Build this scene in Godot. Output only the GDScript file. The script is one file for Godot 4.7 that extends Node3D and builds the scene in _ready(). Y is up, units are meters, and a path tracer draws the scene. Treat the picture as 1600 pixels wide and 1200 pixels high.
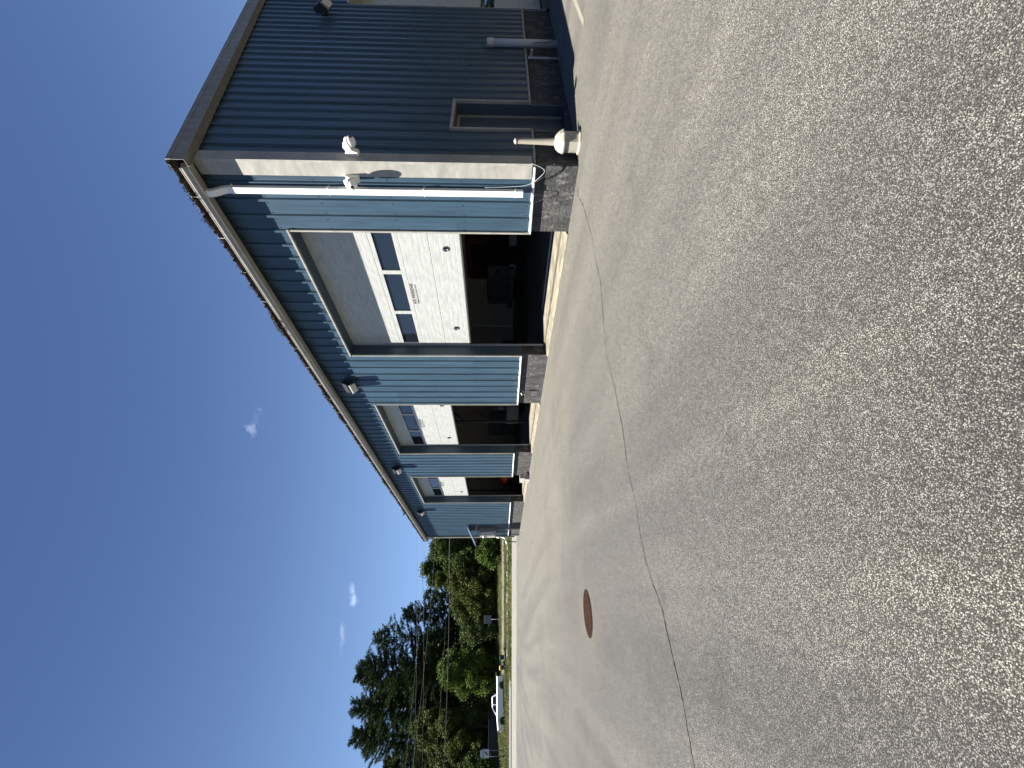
extends Node3D

# ------------------------------------------------------------------ set-up
const EYE := Vector3(-6.4652, 1.25, 3.534)
const ALONG := Vector3(0.8362, 0, 0.5484)      # level direction across the far edge of the lot
const AWAY := Vector3(0.5484, 0, -0.8362)      # level direction away from the lot towards the trees
const LEN := 24.57                             # length of the garage
const WID := 18.26                             # width of the garage
const PITCH := 0.163                           # roof slope
const METAL_BOTTOM := 0.72
const PIT := 0.3048
var rng := RandomNumberGenerator.new()
var M := {}
var taken := {}

func _ready():
	rng.seed = 7
	make_camera()
	make_sky()
	make_materials()
	make_ground()
	make_building()
	make_wall_things()
	make_lot_things()
	make_interior_things()
	make_bank_things()
	make_trees()

func make_camera():
	var cam := Camera3D.new()
	cam.name = "camera"
	add_child(cam)
	# the phone was held on its side: the picture's up is the place's right
	var r := Vector3(0.83617354, 0.0011972, 0.54846366)
	var u := Vector3(0.01491137, 0.99957835, -0.02491538)
	var f := Vector3(0.54826223, -0.02901193, -0.83580311)
	cam.transform = Transform3D(Basis(-u, r, -f), EYE)
	cam.fov = rad_to_deg(2.0 * atan(600.0 / 642.707))
	cam.near = 0.05
	cam.far = 2000.0
	cam.current = true

func make_sky():
	var env := Environment.new()
	env.tonemap_mode = Environment.TONE_MAPPER_LINEAR
	env.tonemap_exposure = 4.6
	env.background_mode = Environment.BG_SKY
	env.sdfgi_enabled = true
	env.ssao_enabled = true
	env.ssil_enabled = true
	var sm := ProceduralSkyMaterial.new()
	sm.sky_top_color = lin(0.0158, 0.0300, 0.0755)
	sm.sky_horizon_color = lin(0.102, 0.171, 0.286)
	sm.sky_curve = 0.207
	sm.ground_bottom_color = lin(0.03, 0.03, 0.025)
	sm.ground_horizon_color = lin(0.06, 0.065, 0.06)
	sm.sun_angle_max = 1.0
	sm.sky_cover = ImageTexture.create_from_image(cloud_cover())
	sm.sky_cover_modulate = Color(1, 1, 1)
	var sky := Sky.new()
	sky.sky_material = sm
	env.sky = sky
	var we := WorldEnvironment.new()
	we.name = "world_environment"
	we.environment = env
	add_child(we)
	var sun := DirectionalLight3D.new()
	sun.name = "sun"
	sun.light_energy = 1.45
	sun.light_color = Color(1.0, 0.972, 0.925)
	sun.light_angular_distance = 0.53
	sun.shadow_enabled = true
	add_child(sun)
	sun.look_at_from_position(Vector3.ZERO, Vector3(0.36, -1.0, 0.106), Vector3.RIGHT)

func ray(x: float, y: float) -> Vector3:
	# direction through a pixel of the 1600 x 1200 photograph, used to place far things
	var r := Vector3(0.83617354, 0.0011972, 0.54846366)
	var u := Vector3(0.01491137, 0.99957835, -0.02491538)
	var f := Vector3(0.54826223, -0.02901193, -0.83580311)
	return f + r * ((1200.0 - y) - 600.0) / 642.707 - u * (x - 800.0) / 642.707

func cloud_cover() -> Image:
	var w := 4096
	var h := 2048
	var im := Image.create_empty(w, h, false, Image.FORMAT_RGBA8)
	im.fill(Color(1, 1, 1, 0))
	var n := FastNoiseLite.new()
	n.seed = 5
	n.frequency = 0.022
	n.fractal_octaves = 5
	# each wisp: centre pixel in the photograph, half length along y and half breadth along x, strength
	for c in [[552, 934, 15, 4.6, 1.0], [536, 993, 14, 3.2, 0.6], [532, 1018, 5, 2.0, 0.35], [392, 669, 9, 6, 0.6], [405, 640, 6, 4, 0.32], [400, 655, 10, 2.5, 0.12]]:
		var d := ray(c[0], c[1]).normalized()
		var uc := fposmod(atan2(d.x, -d.z) / TAU, 1.0) * w
		var vc := acos(d.y) / PI * h
		var ex := int(c[2] / 642.7 * w / TAU / cos(asin(d.y)) * 1.9) + 4
		var ey := int(c[3] / 642.7 * h / PI * 2.4) + 4
		for j in range(-ey, ey + 1):
			for i in range(-ex, ex + 1):
				var q := Vector2(i / (c[2] / 642.7 * w / TAU / cos(asin(d.y))), (j + i * 0.18) / (c[3] / 642.7 * h / PI))
				var e := 1.15 - q.length() + n.get_noise_2d(i * 2.2 + c[0] * 7, j * 4.0 + c[1]) * 1.1
				var a: float = clampf(e * 0.9, 0.0, 1.0)
				a = a * a * (3 - 2 * a) * c[4]
				if a > 0.004:
					var px := int(fposmod(uc + i, w))
					var py := clampi(int(vc) + j, 0, h - 1)
					var o := im.get_pixel(px, py)
					if a > o.a:
						im.set_pixel(px, py, Color(0.30, 0.305, 0.31, a))
	return im

# ------------------------------------------------------------------ colour and materials
func lin(r, g, b) -> Color:
	return Color(r, g, b).linear_to_srgb()

func mat(called: String, c: Color, rough := 0.7, metal := 0.0) -> StandardMaterial3D:
	var m := StandardMaterial3D.new()
	m.resource_name = called
	m.albedo_color = c
	m.roughness = rough
	m.metallic = metal
	M[called] = m
	return m

func noise(seed_: int, freq: float, oct := 4, type := FastNoiseLite.TYPE_SIMPLEX_SMOOTH) -> FastNoiseLite:
	var n := FastNoiseLite.new()
	n.seed = seed_
	n.frequency = freq
	n.noise_type = type
	n.fractal_octaves = oct
	return n

func tex(im: Image) -> ImageTexture:
	im.generate_mipmaps()
	return ImageTexture.create_from_image(im)

func mottled(size: int, seed_: int, f1: float, amount1: float, f2: float, amount2: float, stretch := 1.0, tint := Vector3.ZERO) -> ImageTexture:
	# grey multiplier around 0.9 with a coarse and a fine pattern; stretch draws it out along v
	var a := noise(seed_, f1, 4)
	var b := noise(seed_ + 1, f2, 3)
	var bytes := PackedByteArray()
	bytes.resize(size * size * 3)
	var k := 0
	for j in size:
		for i in size:
			var va := a.get_noise_2d(i, j / stretch)
			var vb := b.get_noise_2d(i, j / stretch)
			var v := 0.88 + va * amount1 + vb * amount2
			bytes[k] = clampi(int((v + tint.x * va) * 255), 0, 255)
			bytes[k + 1] = clampi(int((v + tint.y * va) * 255), 0, 255)
			bytes[k + 2] = clampi(int((v + tint.z * va) * 255), 0, 255)
			k += 3
	return tex(Image.create_from_data(size, size, false, Image.FORMAT_RGB8, bytes))

func make_materials():
	var m: StandardMaterial3D
	m = mat("blue_metal", lin(0.041, 0.082, 0.124), 0.4)
	m.albedo_texture = mottled(256, 11, 0.012, 0.13, 0.09, 0.07, 5.0)
	m.uv1_scale = Vector3(0.4, 0.25, 1)
	m.metallic_specular = 0.5
	m = mat("blue_trim", lin(0.036, 0.060, 0.085), 0.5)
	m = mat("pale_trim", lin(0.36, 0.352, 0.32), 0.5)
	m.albedo_texture = mottled(256, 21, 0.02, 0.12, 0.1, 0.05, 3.0)
	m.uv1_scale = Vector3(0.7, 0.7, 1)
	m = mat("gutter_paint", lin(0.33, 0.318, 0.285), 0.5)
	m.albedo_texture = m_tex(M.pale_trim)
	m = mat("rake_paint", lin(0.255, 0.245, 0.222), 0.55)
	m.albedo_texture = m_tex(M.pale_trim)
	m = mat("white_paint", lin(0.66, 0.67, 0.665), 0.42)
	m = mat("door_white", lin(0.465, 0.49, 0.475), 0.5)
	m.albedo_texture = mottled(256, 31, 0.02, 0.08, 0.12, 0.05, 0.25)
	m.uv1_scale = Vector3(0.5, 0.5, 1)
	m = mat("seal_rubber", lin(0.02, 0.02, 0.02), 0.8)
	m = mat("pane_glass", lin(0.008, 0.011, 0.016), 0.03)
	m.metallic_specular = 0.85
	m = mat("lettering_black", lin(0.012, 0.012, 0.014), 0.6)
	m = mat("foundation", lin(0.106, 0.110, 0.115), 0.92)
	m.albedo_texture = stained_concrete(512, 41)
	m.uv1_scale = Vector3(0.45, 0.45, 1)
	m.heightmap_enabled = true
	m.heightmap_texture = tex(noise(43, 0.06, 5).get_image(512, 512))
	m.heightmap_scale = 0.7
	m = mat("floor_concrete", lin(0.165, 0.148, 0.112), 0.85)
	m.albedo_texture = mottled(512, 51, 0.012, 0.22, 0.15, 0.12, 1.0, Vector3(0.05, 0.02, -0.05))
	m.uv1_scale = Vector3(0.35, 0.35, 1)
	m = mat("lot_concrete", lin(0.135, 0.132, 0.118), 0.9)
	m.albedo_texture = mottled(512, 55, 0.01, 0.18, 0.2, 0.16, 0.3, Vector3(0.03, 0.01, -0.03))
	m.uv1_scale = Vector3(0.12, 0.12, 1)
	m = mat("dirt", lin(0.088, 0.086, 0.052), 0.95)
	m.albedo_texture = M.lot_concrete.albedo_texture
	m.uv1_scale = Vector3(0.2, 0.2, 1)
	m = mat("inner_wall", lin(0.75, 0.75, 0.72), 0.85)
	m = mat("dark_steel", lin(0.025, 0.026, 0.028), 0.5)
	m = mat("black_plastic", lin(0.012, 0.012, 0.013), 0.5)
	m = mat("lamp_lens", lin(0.42, 0.42, 0.40), 0.25)
	m = mat("camera_plastic", lin(0.80, 0.80, 0.78), 0.35)
	m = mat("camera_grey", lin(0.28, 0.28, 0.28), 0.4)
	m = mat("cabinet_grey", lin(0.15, 0.15, 0.155), 0.5)
	m = mat("chrome", lin(0.6, 0.6, 0.6), 0.18, 1.0)
	m = mat("galvanised", lin(0.33, 0.335, 0.34), 0.5, 0.3)
	m = mat("pvc_grey", lin(0.42, 0.42, 0.43), 0.5)
	m = mat("beige_plastic", lin(0.28, 0.265, 0.222), 0.5)
	m = mat("man_door", lin(0.055, 0.07, 0.095), 0.4)
	m = mat("rust", lin(0.027, 0.0145, 0.0105), 0.9)
	m.metallic_specular = 0.1
	m.albedo_texture = mottled(256, 61, 0.03, 0.25, 0.2, 0.25, 1.0, Vector3(0.06, 0.0, -0.04))
	m.uv1_scale = Vector3(1.4, 1.4, 1)
	m.heightmap_enabled = true
	m.heightmap_texture = tex(noise(63, 0.2, 2).get_image(256, 256))
	m.heightmap_scale = 0.25
	m = mat("rust_dark", lin(0.020, 0.014, 0.012), 0.85)
	m.metallic_specular = 0.1
	m = mat("tar", lin(0.012, 0.012, 0.012), 0.95)
	m = mat("line_paint", lin(0.17, 0.16, 0.13), 0.8)
	m.albedo_texture = mottled(256, 66, 0.04, 0.35, 0.25, 0.3)
	m.uv1_scale = Vector3(2, 2, 1)
	m = mat("litter", lin(0.055, 0.042, 0.03), 0.95)
	m.vertex_color_use_as_albedo = true
	m = mat("roof_metal", lin(0.22, 0.215, 0.20), 0.45, 0.2)
	m.albedo_texture = m_tex(M.pale_trim)
	m = mat("cable_pale", lin(0.4, 0.44, 0.47), 0.5)
	m = mat("cable_dark", lin(0.02, 0.02, 0.022), 0.6)
	m = mat("truck_white", lin(0.76, 0.76, 0.76), 0.45)
	m = mat("tyre", lin(0.018, 0.018, 0.018), 0.9)
	m = mat("dark_glass", lin(0.01, 0.011, 0.013), 0.05)
	m = mat("red_paint", lin(0.09, 0.007, 0.007), 0.6)
	m = mat("orange_paint", lin(0.5, 0.06, 0.02), 0.4)
	m = mat("yellow_paint", lin(0.55, 0.36, 0.03), 0.45)
	m = mat("sign_back", lin(0.10, 0.12, 0.15), 0.6, 0.2)
	m = mat("sign_white", lin(0.42, 0.43, 0.46), 0.5)
	m = mat("navy_board", lin(0.018, 0.022, 0.034), 0.7)
	m = mat("wood_pole", lin(0.09, 0.07, 0.055), 0.9)
	m = mat("bark", lin(0.055, 0.045, 0.036), 0.95)
	m.albedo_texture = mottled(128, 71, 0.06, 0.3, 0.2, 0.2, 3.0)
	m = mat("stone", lin(0.34, 0.33, 0.30), 0.9)
	m = mat("drive_asphalt", lin(0.10, 0.10, 0.108), 0.9)
	m.albedo_texture = M.lot_concrete.albedo_texture
	m.uv1_scale = Vector3(0.2, 0.2, 1)
	m = mat("bank_turf", lin(0.105, 0.110, 0.032), 0.95)
	m.albedo_texture = turf_texture()
	m.uv1_scale = Vector3(0.11, 0.11, 1)
	m = mat("blade", lin(1, 1, 1), 0.8)
	m.vertex_color_use_as_albedo = true
	m.backlight_enabled = true
	m.backlight = Color(0.35, 0.35, 0.2)
	m = mat("leaf", lin(1, 1, 1), 0.7)
	m.metallic_specular = 0.2
	m.vertex_color_use_as_albedo = true
	m.backlight_enabled = true
	m.backlight = Color(0.35, 0.38, 0.2)
	m = mat("needle", lin(1, 1, 1), 0.8)
	m.metallic_specular = 0.15
	m.vertex_color_use_as_albedo = true
	m.backlight_enabled = true
	m.backlight = Color(0.2, 0.22, 0.15)
	make_asphalt()

func m_tex(m: StandardMaterial3D) -> Texture2D:
	return m.albedo_texture

func turf_texture() -> ImageTexture:
	var size := 512
	var a := noise(81, 0.012, 4)
	var b := noise(82, 0.12, 3)
	var bytes := PackedByteArray()
	bytes.resize(size * size * 3)
	var k := 0
	for j in size:
		for i in size:
			var dry := smoothstep(-0.15, 0.4, a.get_noise_2d(i * 0.5, j) + b.get_noise_2d(i, j) * 0.5)
			var v := 0.78 + b.get_noise_2d(i * 2, j * 2) * 0.25
			bytes[k] = clampi(int(v * lerpf(0.72, 1.0, dry) * 255), 0, 255)
			bytes[k + 1] = clampi(int(v * lerpf(0.80, 0.95, dry) * 255), 0, 255)
			bytes[k + 2] = clampi(int(v * lerpf(0.6, 1.0, dry) * 255), 0, 255)
			k += 3
	return tex(Image.create_from_data(size, size, false, Image.FORMAT_RGB8, bytes))

func stained_concrete(size: int, seed_: int) -> ImageTexture:
	var a := noise(seed_, 0.008, 5)
	var b := noise(seed_ + 1, 0.03, 5)
	var c := noise(seed_ + 2, 0.25, 2)
	var bytes := PackedByteArray()
	bytes.resize(size * size * 3)
	var k := 0
	for j in size:
		for i in size:
			var v := 0.66 + a.get_noise_2d(i, j * 0.6) * 0.26 + c.get_noise_2d(i, j) * 0.12 + b.get_noise_2d(i * 2.0, j * 1.6) * 0.2
			var pale: float = smoothstep(0.22, 0.6, b.get_noise_2d(i * 0.75 + 300, j * 0.35)) * 0.4
			v += pale
			bytes[k] = clampi(int(v * 255), 0, 255)
			bytes[k + 1] = clampi(int(v * 253), 0, 255)
			bytes[k + 2] = clampi(int(v * 246), 0, 255)
			k += 3
	return tex(Image.create_from_data(size, size, false, Image.FORMAT_RGB8, bytes))

func make_asphalt():
	# worn asphalt: pale chips of stone standing in dark binder
	var size := 2048
	var cell := FastNoiseLite.new()
	cell.seed = 91
	cell.noise_type = FastNoiseLite.TYPE_CELLULAR
	cell.frequency = 0.17
	cell.fractal_type = FastNoiseLite.FRACTAL_NONE
	cell.cellular_jitter = 1.0
	cell.cellular_return_type = FastNoiseLite.RETURN_CELL_VALUE
	var tone := cell.get_image(size, size, false, false, true)
	tone.convert(Image.FORMAT_L8)
	cell.cellular_return_type = FastNoiseLite.RETURN_DISTANCE
	var dist := cell.get_image(size, size, false, false, true)
	dist.convert(Image.FORMAT_L8)
	cell.seed = 131
	cell.frequency = 0.085
	cell.cellular_return_type = FastNoiseLite.RETURN_CELL_VALUE
	var tone2 := cell.get_image(size, size, false, false, true)
	tone2.convert(Image.FORMAT_L8)
	cell.cellular_return_type = FastNoiseLite.RETURN_DISTANCE
	var dist2 := cell.get_image(size, size, false, false, true)
	dist2.convert(Image.FORMAT_L8)
	var T2 := tone2.get_data()
	var D2 := dist2.get_data()
	var fine := noise(95, 0.3, 2).get_image(size, size)
	fine.convert(Image.FORMAT_L8)
	var soft := noise(96, 0.012, 4).get_image(size, size)
	soft.convert(Image.FORMAT_L8)
	var T := tone.get_data()
	var D := dist.get_data()
	var F := fine.get_data()
	var S := soft.get_data()
	var lut := PackedFloat32Array()
	lut.resize(256)
	for i in 256:
		# most chips are mid grey, some pale, few dark
		var t := i / 255.0
		lut[i] = 0.33 + 0.80 * pow(t, 2.4)
	var bytes := PackedByteArray()
	bytes.resize(size * size * 3)
	var hb := PackedByteArray()
	hb.resize(size * size)
	var k := 0
	for i in size * size:
		var d := D[i]
		var v: float = lut[T[i]]
		var edge := 1.0
		if d > 70:
			edge = maxf(0.34, 1.0 - (d - 70) * 0.0085)
		if T2[i] > 222 and D2[i] < 70:
			# a larger chip of stone worn flush
			v = 0.6 + (T2[i] - 222) * 0.01
			edge = 1.0 if D2[i] < 60 else 0.6
		v *= edge * (0.80 + F[i] * 0.0016) * (0.96 + S[i] * 0.0003)
		var b := int(v * 255.0)
		b = clampi(b, 0, 255)
		bytes[k] = b
		bytes[k + 1] = int(b * 0.99)
		bytes[k + 2] = int(b * (0.96 + 0.04 * ((T[i] >> 3) & 1)))
		hb[i] = clampi(int(edge * 200) + (F[i] >> 3), 0, 255)
		k += 3
	var m := mat("asphalt", lin(0.392, 0.391, 0.382), 0.9)
	m.albedo_texture = tex(Image.create_from_data(size, size, false, Image.FORMAT_RGB8, bytes))
	m.uv1_scale = Vector3(1.0 / 1.35, 1.0 / 1.35, 1)
	m.heightmap_enabled = true
	m.heightmap_texture = tex(Image.create_from_data(size, size, false, Image.FORMAT_L8, hb))
	m.heightmap_scale = 0.25
	m.metallic_specular = 0.35
	m.rim_enabled = true      # sheen added so the lot brightens at low view angles
	m.rim = 1.0
	m.rim_tint = 0.85
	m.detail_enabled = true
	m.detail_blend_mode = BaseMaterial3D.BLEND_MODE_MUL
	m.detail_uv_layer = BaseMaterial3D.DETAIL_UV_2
	m.detail_albedo = dust_and_light_map()

func dust_and_light_map() -> ImageTexture:
	# sandy dust, tyre streaks, spots and painted low-angle brightness over 56 m of the lot; u runs along x, v along z
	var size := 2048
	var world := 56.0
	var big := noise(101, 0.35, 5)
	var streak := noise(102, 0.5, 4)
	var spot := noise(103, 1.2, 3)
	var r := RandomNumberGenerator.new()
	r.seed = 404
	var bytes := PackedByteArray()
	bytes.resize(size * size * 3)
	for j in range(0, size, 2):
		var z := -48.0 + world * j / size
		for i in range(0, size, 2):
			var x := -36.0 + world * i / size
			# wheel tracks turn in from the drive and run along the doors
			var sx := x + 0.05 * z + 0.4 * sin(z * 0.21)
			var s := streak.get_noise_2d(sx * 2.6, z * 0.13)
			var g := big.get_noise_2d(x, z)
			var dust_and_light := 0.20 + g * 0.30 + s * 0.36
			# thin sand plus painted brightening where the lot is seen at a low angle
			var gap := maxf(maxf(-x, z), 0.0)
			dust_and_light += 0.55 * smoothstep(6.0, 1.2, gap + g * 3.0 + s * 2.0)
			dust_and_light += 0.5 * smoothstep(-1.5, -8.0, z + g * 5.0 + s * 3.0)
			dust_and_light = clampf(dust_and_light, 0.0, 1.0)
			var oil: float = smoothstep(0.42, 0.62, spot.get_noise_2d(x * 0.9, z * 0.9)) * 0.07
			var v := 0.67 + 0.30 * dust_and_light - oil + s * 0.09
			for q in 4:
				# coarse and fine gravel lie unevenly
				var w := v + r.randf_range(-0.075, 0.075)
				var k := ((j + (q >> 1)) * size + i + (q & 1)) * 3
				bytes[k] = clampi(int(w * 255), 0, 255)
				bytes[k + 1] = clampi(int((w - 0.010 * dust_and_light) * 255), 0, 255)
				bytes[k + 2] = clampi(int((w - 0.080 * dust_and_light) * 255), 0, 255)
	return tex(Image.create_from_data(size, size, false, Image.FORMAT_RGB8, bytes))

# ------------------------------------------------------------------ mesh helpers
func mb(smooth := false) -> SurfaceTool:
	var st := SurfaceTool.new()
	st.begin(Mesh.PRIMITIVE_TRIANGLES)
	st.set_smooth_group(0 if smooth else -1)
	return st

func uv_of(p: Vector3, n: Vector3) -> Vector2:
	var a := n.abs()
	if a.y >= a.x and a.y >= a.z:
		return Vector2(p.x, p.z)
	if a.x >= a.z:
		return Vector2(p.z, -p.y)
	return Vector2(p.x, -p.y)

func T3(st: SurfaceTool, a: Vector3, b: Vector3, c: Vector3):
	# a, b, c counter-clockwise seen from outside
	var n := (b - a).cross(c - a)
	for p in [a, c, b]:
		st.set_uv(uv_of(p, n))
		st.add_vertex(p)

func Q4(st: SurfaceTool, a: Vector3, b: Vector3, c: Vector3, d: Vector3):
	var n := (c - a).cross(d - b)
	for p in [a, c, b, a, d, c]:
		st.set_uv(uv_of(p, n))
		st.add_vertex(p)

func box(st: SurfaceTool, lo: Vector3, hi: Vector3):
	var p := []
	for i in 8:
		p.append(Vector3(hi.x if i & 1 else lo.x, hi.y if i & 2 else lo.y, hi.z if i & 4 else lo.z))
	Q4(st, p[0], p[2], p[3], p[1])
	Q4(st, p[4], p[5], p[7], p[6])
	Q4(st, p[0], p[4], p[6], p[2])
	Q4(st, p[1], p[3], p[7], p[5])
	Q4(st, p[0], p[1], p[5], p[4])
	Q4(st, p[2], p[6], p[7], p[3])

func rbox(st: SurfaceTool, lo: Vector3, hi: Vector3, c: float):
	# box with chamfered edges
	var mid := (lo + hi) / 2
	var h := (hi - lo) / 2
	var f := func(sx, sy, sz, ax) -> Vector3:
		var q := Vector3(h.x - (0.0 if ax == 0 else c), h.y - (0.0 if ax == 1 else c), h.z - (0.0 if ax == 2 else c))
		return mid + Vector3(q.x * sx, q.y * sy, q.z * sz)
	for s in [-1, 1]:
		faced(st, [f.call(s, -1, -1, 0), f.call(s, 1, -1, 0), f.call(s, 1, 1, 0), f.call(s, -1, 1, 0)], Vector3(s, 0, 0))
		faced(st, [f.call(-1, s, -1, 1), f.call(-1, s, 1, 1), f.call(1, s, 1, 1), f.call(1, s, -1, 1)], Vector3(0, s, 0))
		faced(st, [f.call(-1, -1, s, 2), f.call(1, -1, s, 2), f.call(1, 1, s, 2), f.call(-1, 1, s, 2)], Vector3(0, 0, s))
		for t in [-1, 1]:
			faced(st, [f.call(s, t, -1, 0), f.call(s, t, 1, 0), f.call(s, t, 1, 1), f.call(s, t, -1, 1)], Vector3(s, t, 0))
			faced(st, [f.call(s, -1, t, 0), f.call(s, 1, t, 0), f.call(s, 1, t, 2), f.call(s, -1, t, 2)], Vector3(s, 0, t))
			faced(st, [f.call(-1, s, t, 1), f.call(1, s, t, 1), f.call(1, s, t, 2), f.call(-1, s, t, 2)], Vector3(0, s, t))
			for w in [-1, 1]:
				faced(st, [f.call(s, t, w, 0), f.call(s, t, w, 1), f.call(s, t, w, 2)], Vector3(s, t, w))

func faced(st: SurfaceTool, p: Array, out: Vector3):
	# adds a polygon of 3 or 4 points so that it faces out
	var n: Vector3 = (p[1] - p[0]).cross(p[2] - p[0])
	if n.dot(out) < 0:
		p.reverse()
	if p.size() == 3:
		T3(st, p[0], p[1], p[2])
	else:
		Q4(st, p[0], p[1], p[2], p[3])

func tube(st: SurfaceTool, pts: Array, radii: Array, sides := 8, caps := true):
	var rings := []
	var side := Vector3.RIGHT
	for i in pts.size():
		var d: Vector3 = (pts[mini(i + 1, pts.size() - 1)] - pts[maxi(i - 1, 0)]).normalized()
		if i == 0:
			side = d.cross(Vector3.UP if absf(d.y) < 0.9 else Vector3.RIGHT).normalized()
		side = (side - d * side.dot(d)).normalized()
		var up := d.cross(side)
		var ring := []
		for k in sides:
			var a := TAU * k / sides
			ring.append(pts[i] + (side * cos(a) + up * sin(a)) * radii[i])
		rings.append(ring)
	for i in pts.size() - 1:
		for k in sides:
			var l := (k + 1) % sides
			Q4(st, rings[i][k], rings[i][l], rings[i + 1][l], rings[i + 1][k])
	if caps:
		var n := pts.size() - 1
		for k in sides:
			var l := (k + 1) % sides
			T3(st, pts[0], rings[0][l], rings[0][k])
			T3(st, pts[n], rings[n][k], rings[n][l])

func lathe(st: SurfaceTool, prof: Array, sides := 24, turn := 0.0):
	# prof: Vector2(radius, height) from bottom to top, round the y axis
	for i in prof.size() - 1:
		var a: Vector2 = prof[i]
		var b: Vector2 = prof[i + 1]
		for k in sides:
			var t0 := turn + TAU * k / sides
			var t1 := turn + TAU * (k + 1) / sides
			var p0 := Vector3(a.x * cos(t0), a.y, a.x * sin(t0))
			var p1 := Vector3(a.x * cos(t1), a.y, a.x * sin(t1))
			var p2 := Vector3(b.x * cos(t1), b.y, b.x * sin(t1))
			var p3 := Vector3(b.x * cos(t0), b.y, b.x * sin(t0))
			if a.x < 1e-5:
				T3(st, p0, p3, p2)
			elif b.x < 1e-5:
				T3(st, p0, p3, p1)
			else:
				Q4(st, p0, p3, p2, p1)

func extrude(st: SurfaceTool, poly: PackedVector2Array, z0: float, z1: float):
	# polygon in x, y drawn out along z
	var p := poly.duplicate()
	if Geometry2D.is_polygon_clockwise(p):
		p.reverse()
	var n := p.size()
	for i in n:
		var a := p[i]
		var b := p[(i + 1) % n]
		Q4(st, Vector3(a.x, a.y, z1), Vector3(a.x, a.y, z0), Vector3(b.x, b.y, z0), Vector3(b.x, b.y, z1))
	var t := Geometry2D.triangulate_polygon(p)
	for i in range(0, t.size(), 3):
		faced(st, [Vector3(p[t[i]].x, p[t[i]].y, z1), Vector3(p[t[i + 1]].x, p[t[i + 1]].y, z1), Vector3(p[t[i + 2]].x, p[t[i + 2]].y, z1)], Vector3(0, 0, signf(z1 - z0)))
		faced(st, [Vector3(p[t[i]].x, p[t[i]].y, z0), Vector3(p[t[i + 1]].x, p[t[i + 1]].y, z0), Vector3(p[t[i + 2]].x, p[t[i + 2]].y, z0)], Vector3(0, 0, signf(z0 - z1)))

func numbered(called: String) -> String:
	if not taken.has(called):
		taken[called] = 0
		return called
	taken[called] += 1
	return "%s_%03d" % [called, taken[called]]

func obj(called: String, st: SurfaceTool, m: Material, parent: Node = self, at := Transform3D.IDENTITY) -> MeshInstance3D:
	st.generate_normals()
	return inst(called, st.commit(), m, parent, at)

func inst(called: String, mesh: Mesh, m: Material, parent: Node = self, at := Transform3D.IDENTITY) -> MeshInstance3D:
	var o := MeshInstance3D.new()
	o.mesh = mesh
	o.material_override = m
	o.transform = at
	if parent == self:
		o.name = numbered(called)
		add_child(o)
	else:
		o.name = called
		parent.add_child(o, true)
	return o

func thing(called: String, label: String, category: String, at := Transform3D.IDENTITY, group := "") -> Node3D:
	var o := Node3D.new()
	o.name = numbered(called)
	add_child(o)
	o.transform = at
	return tag(o, label, category, group)

func tag(o: Node3D, label: String, category: String, group := "", kind := "") -> Node3D:
	o.set_meta("label", label)
	o.set_meta("category", category)
	if group:
		o.set_meta("group", group)
	if kind:
		o.set_meta("kind", kind)
	return o

func structure(o: Node3D, label := "") -> Node3D:
	o.set_meta("kind", "structure")
	if label:
		o.set_meta("label", label)
	return o

func turned(p: Vector3, yaw: float) -> Transform3D:
	return Transform3D(Basis(Vector3.UP, yaw), p)

# ------------------------------------------------------------------ ground
var crack := []

func bank_height(t: float) -> float:
	# height of the land t metres away from the camera, beyond the lot
	var T := [0.0, 43.0, 46.0, 48.0, 52.0, 56.0, 62.0, 68.0, 80.0, 120.0, 400.0]
	var H := [0.0, 0.0, 0.10, 0.20, 0.33, 0.50, 1.10, 1.95, 2.8, 4.0, 8.0]
	for i in T.size() - 1:
		if t <= T[i + 1]:
			return lerpf(H[i], H[i + 1], (t - T[i]) / (T[i + 1] - T[i]))
	return 8.0

func land(t: float, s: float) -> Vector3:
	var p := Vector3(EYE.x, 0, EYE.z) + AWAY * t + ALONG * s
	p.y = bank_height(t)
	return p

func lot_vertex(st: SurfaceTool, p: Vector3):
	st.set_normal(Vector3.UP)
	st.set_uv(Vector2(p.x, p.z))
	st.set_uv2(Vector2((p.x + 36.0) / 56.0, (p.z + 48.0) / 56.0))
	st.add_vertex(p)

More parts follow.
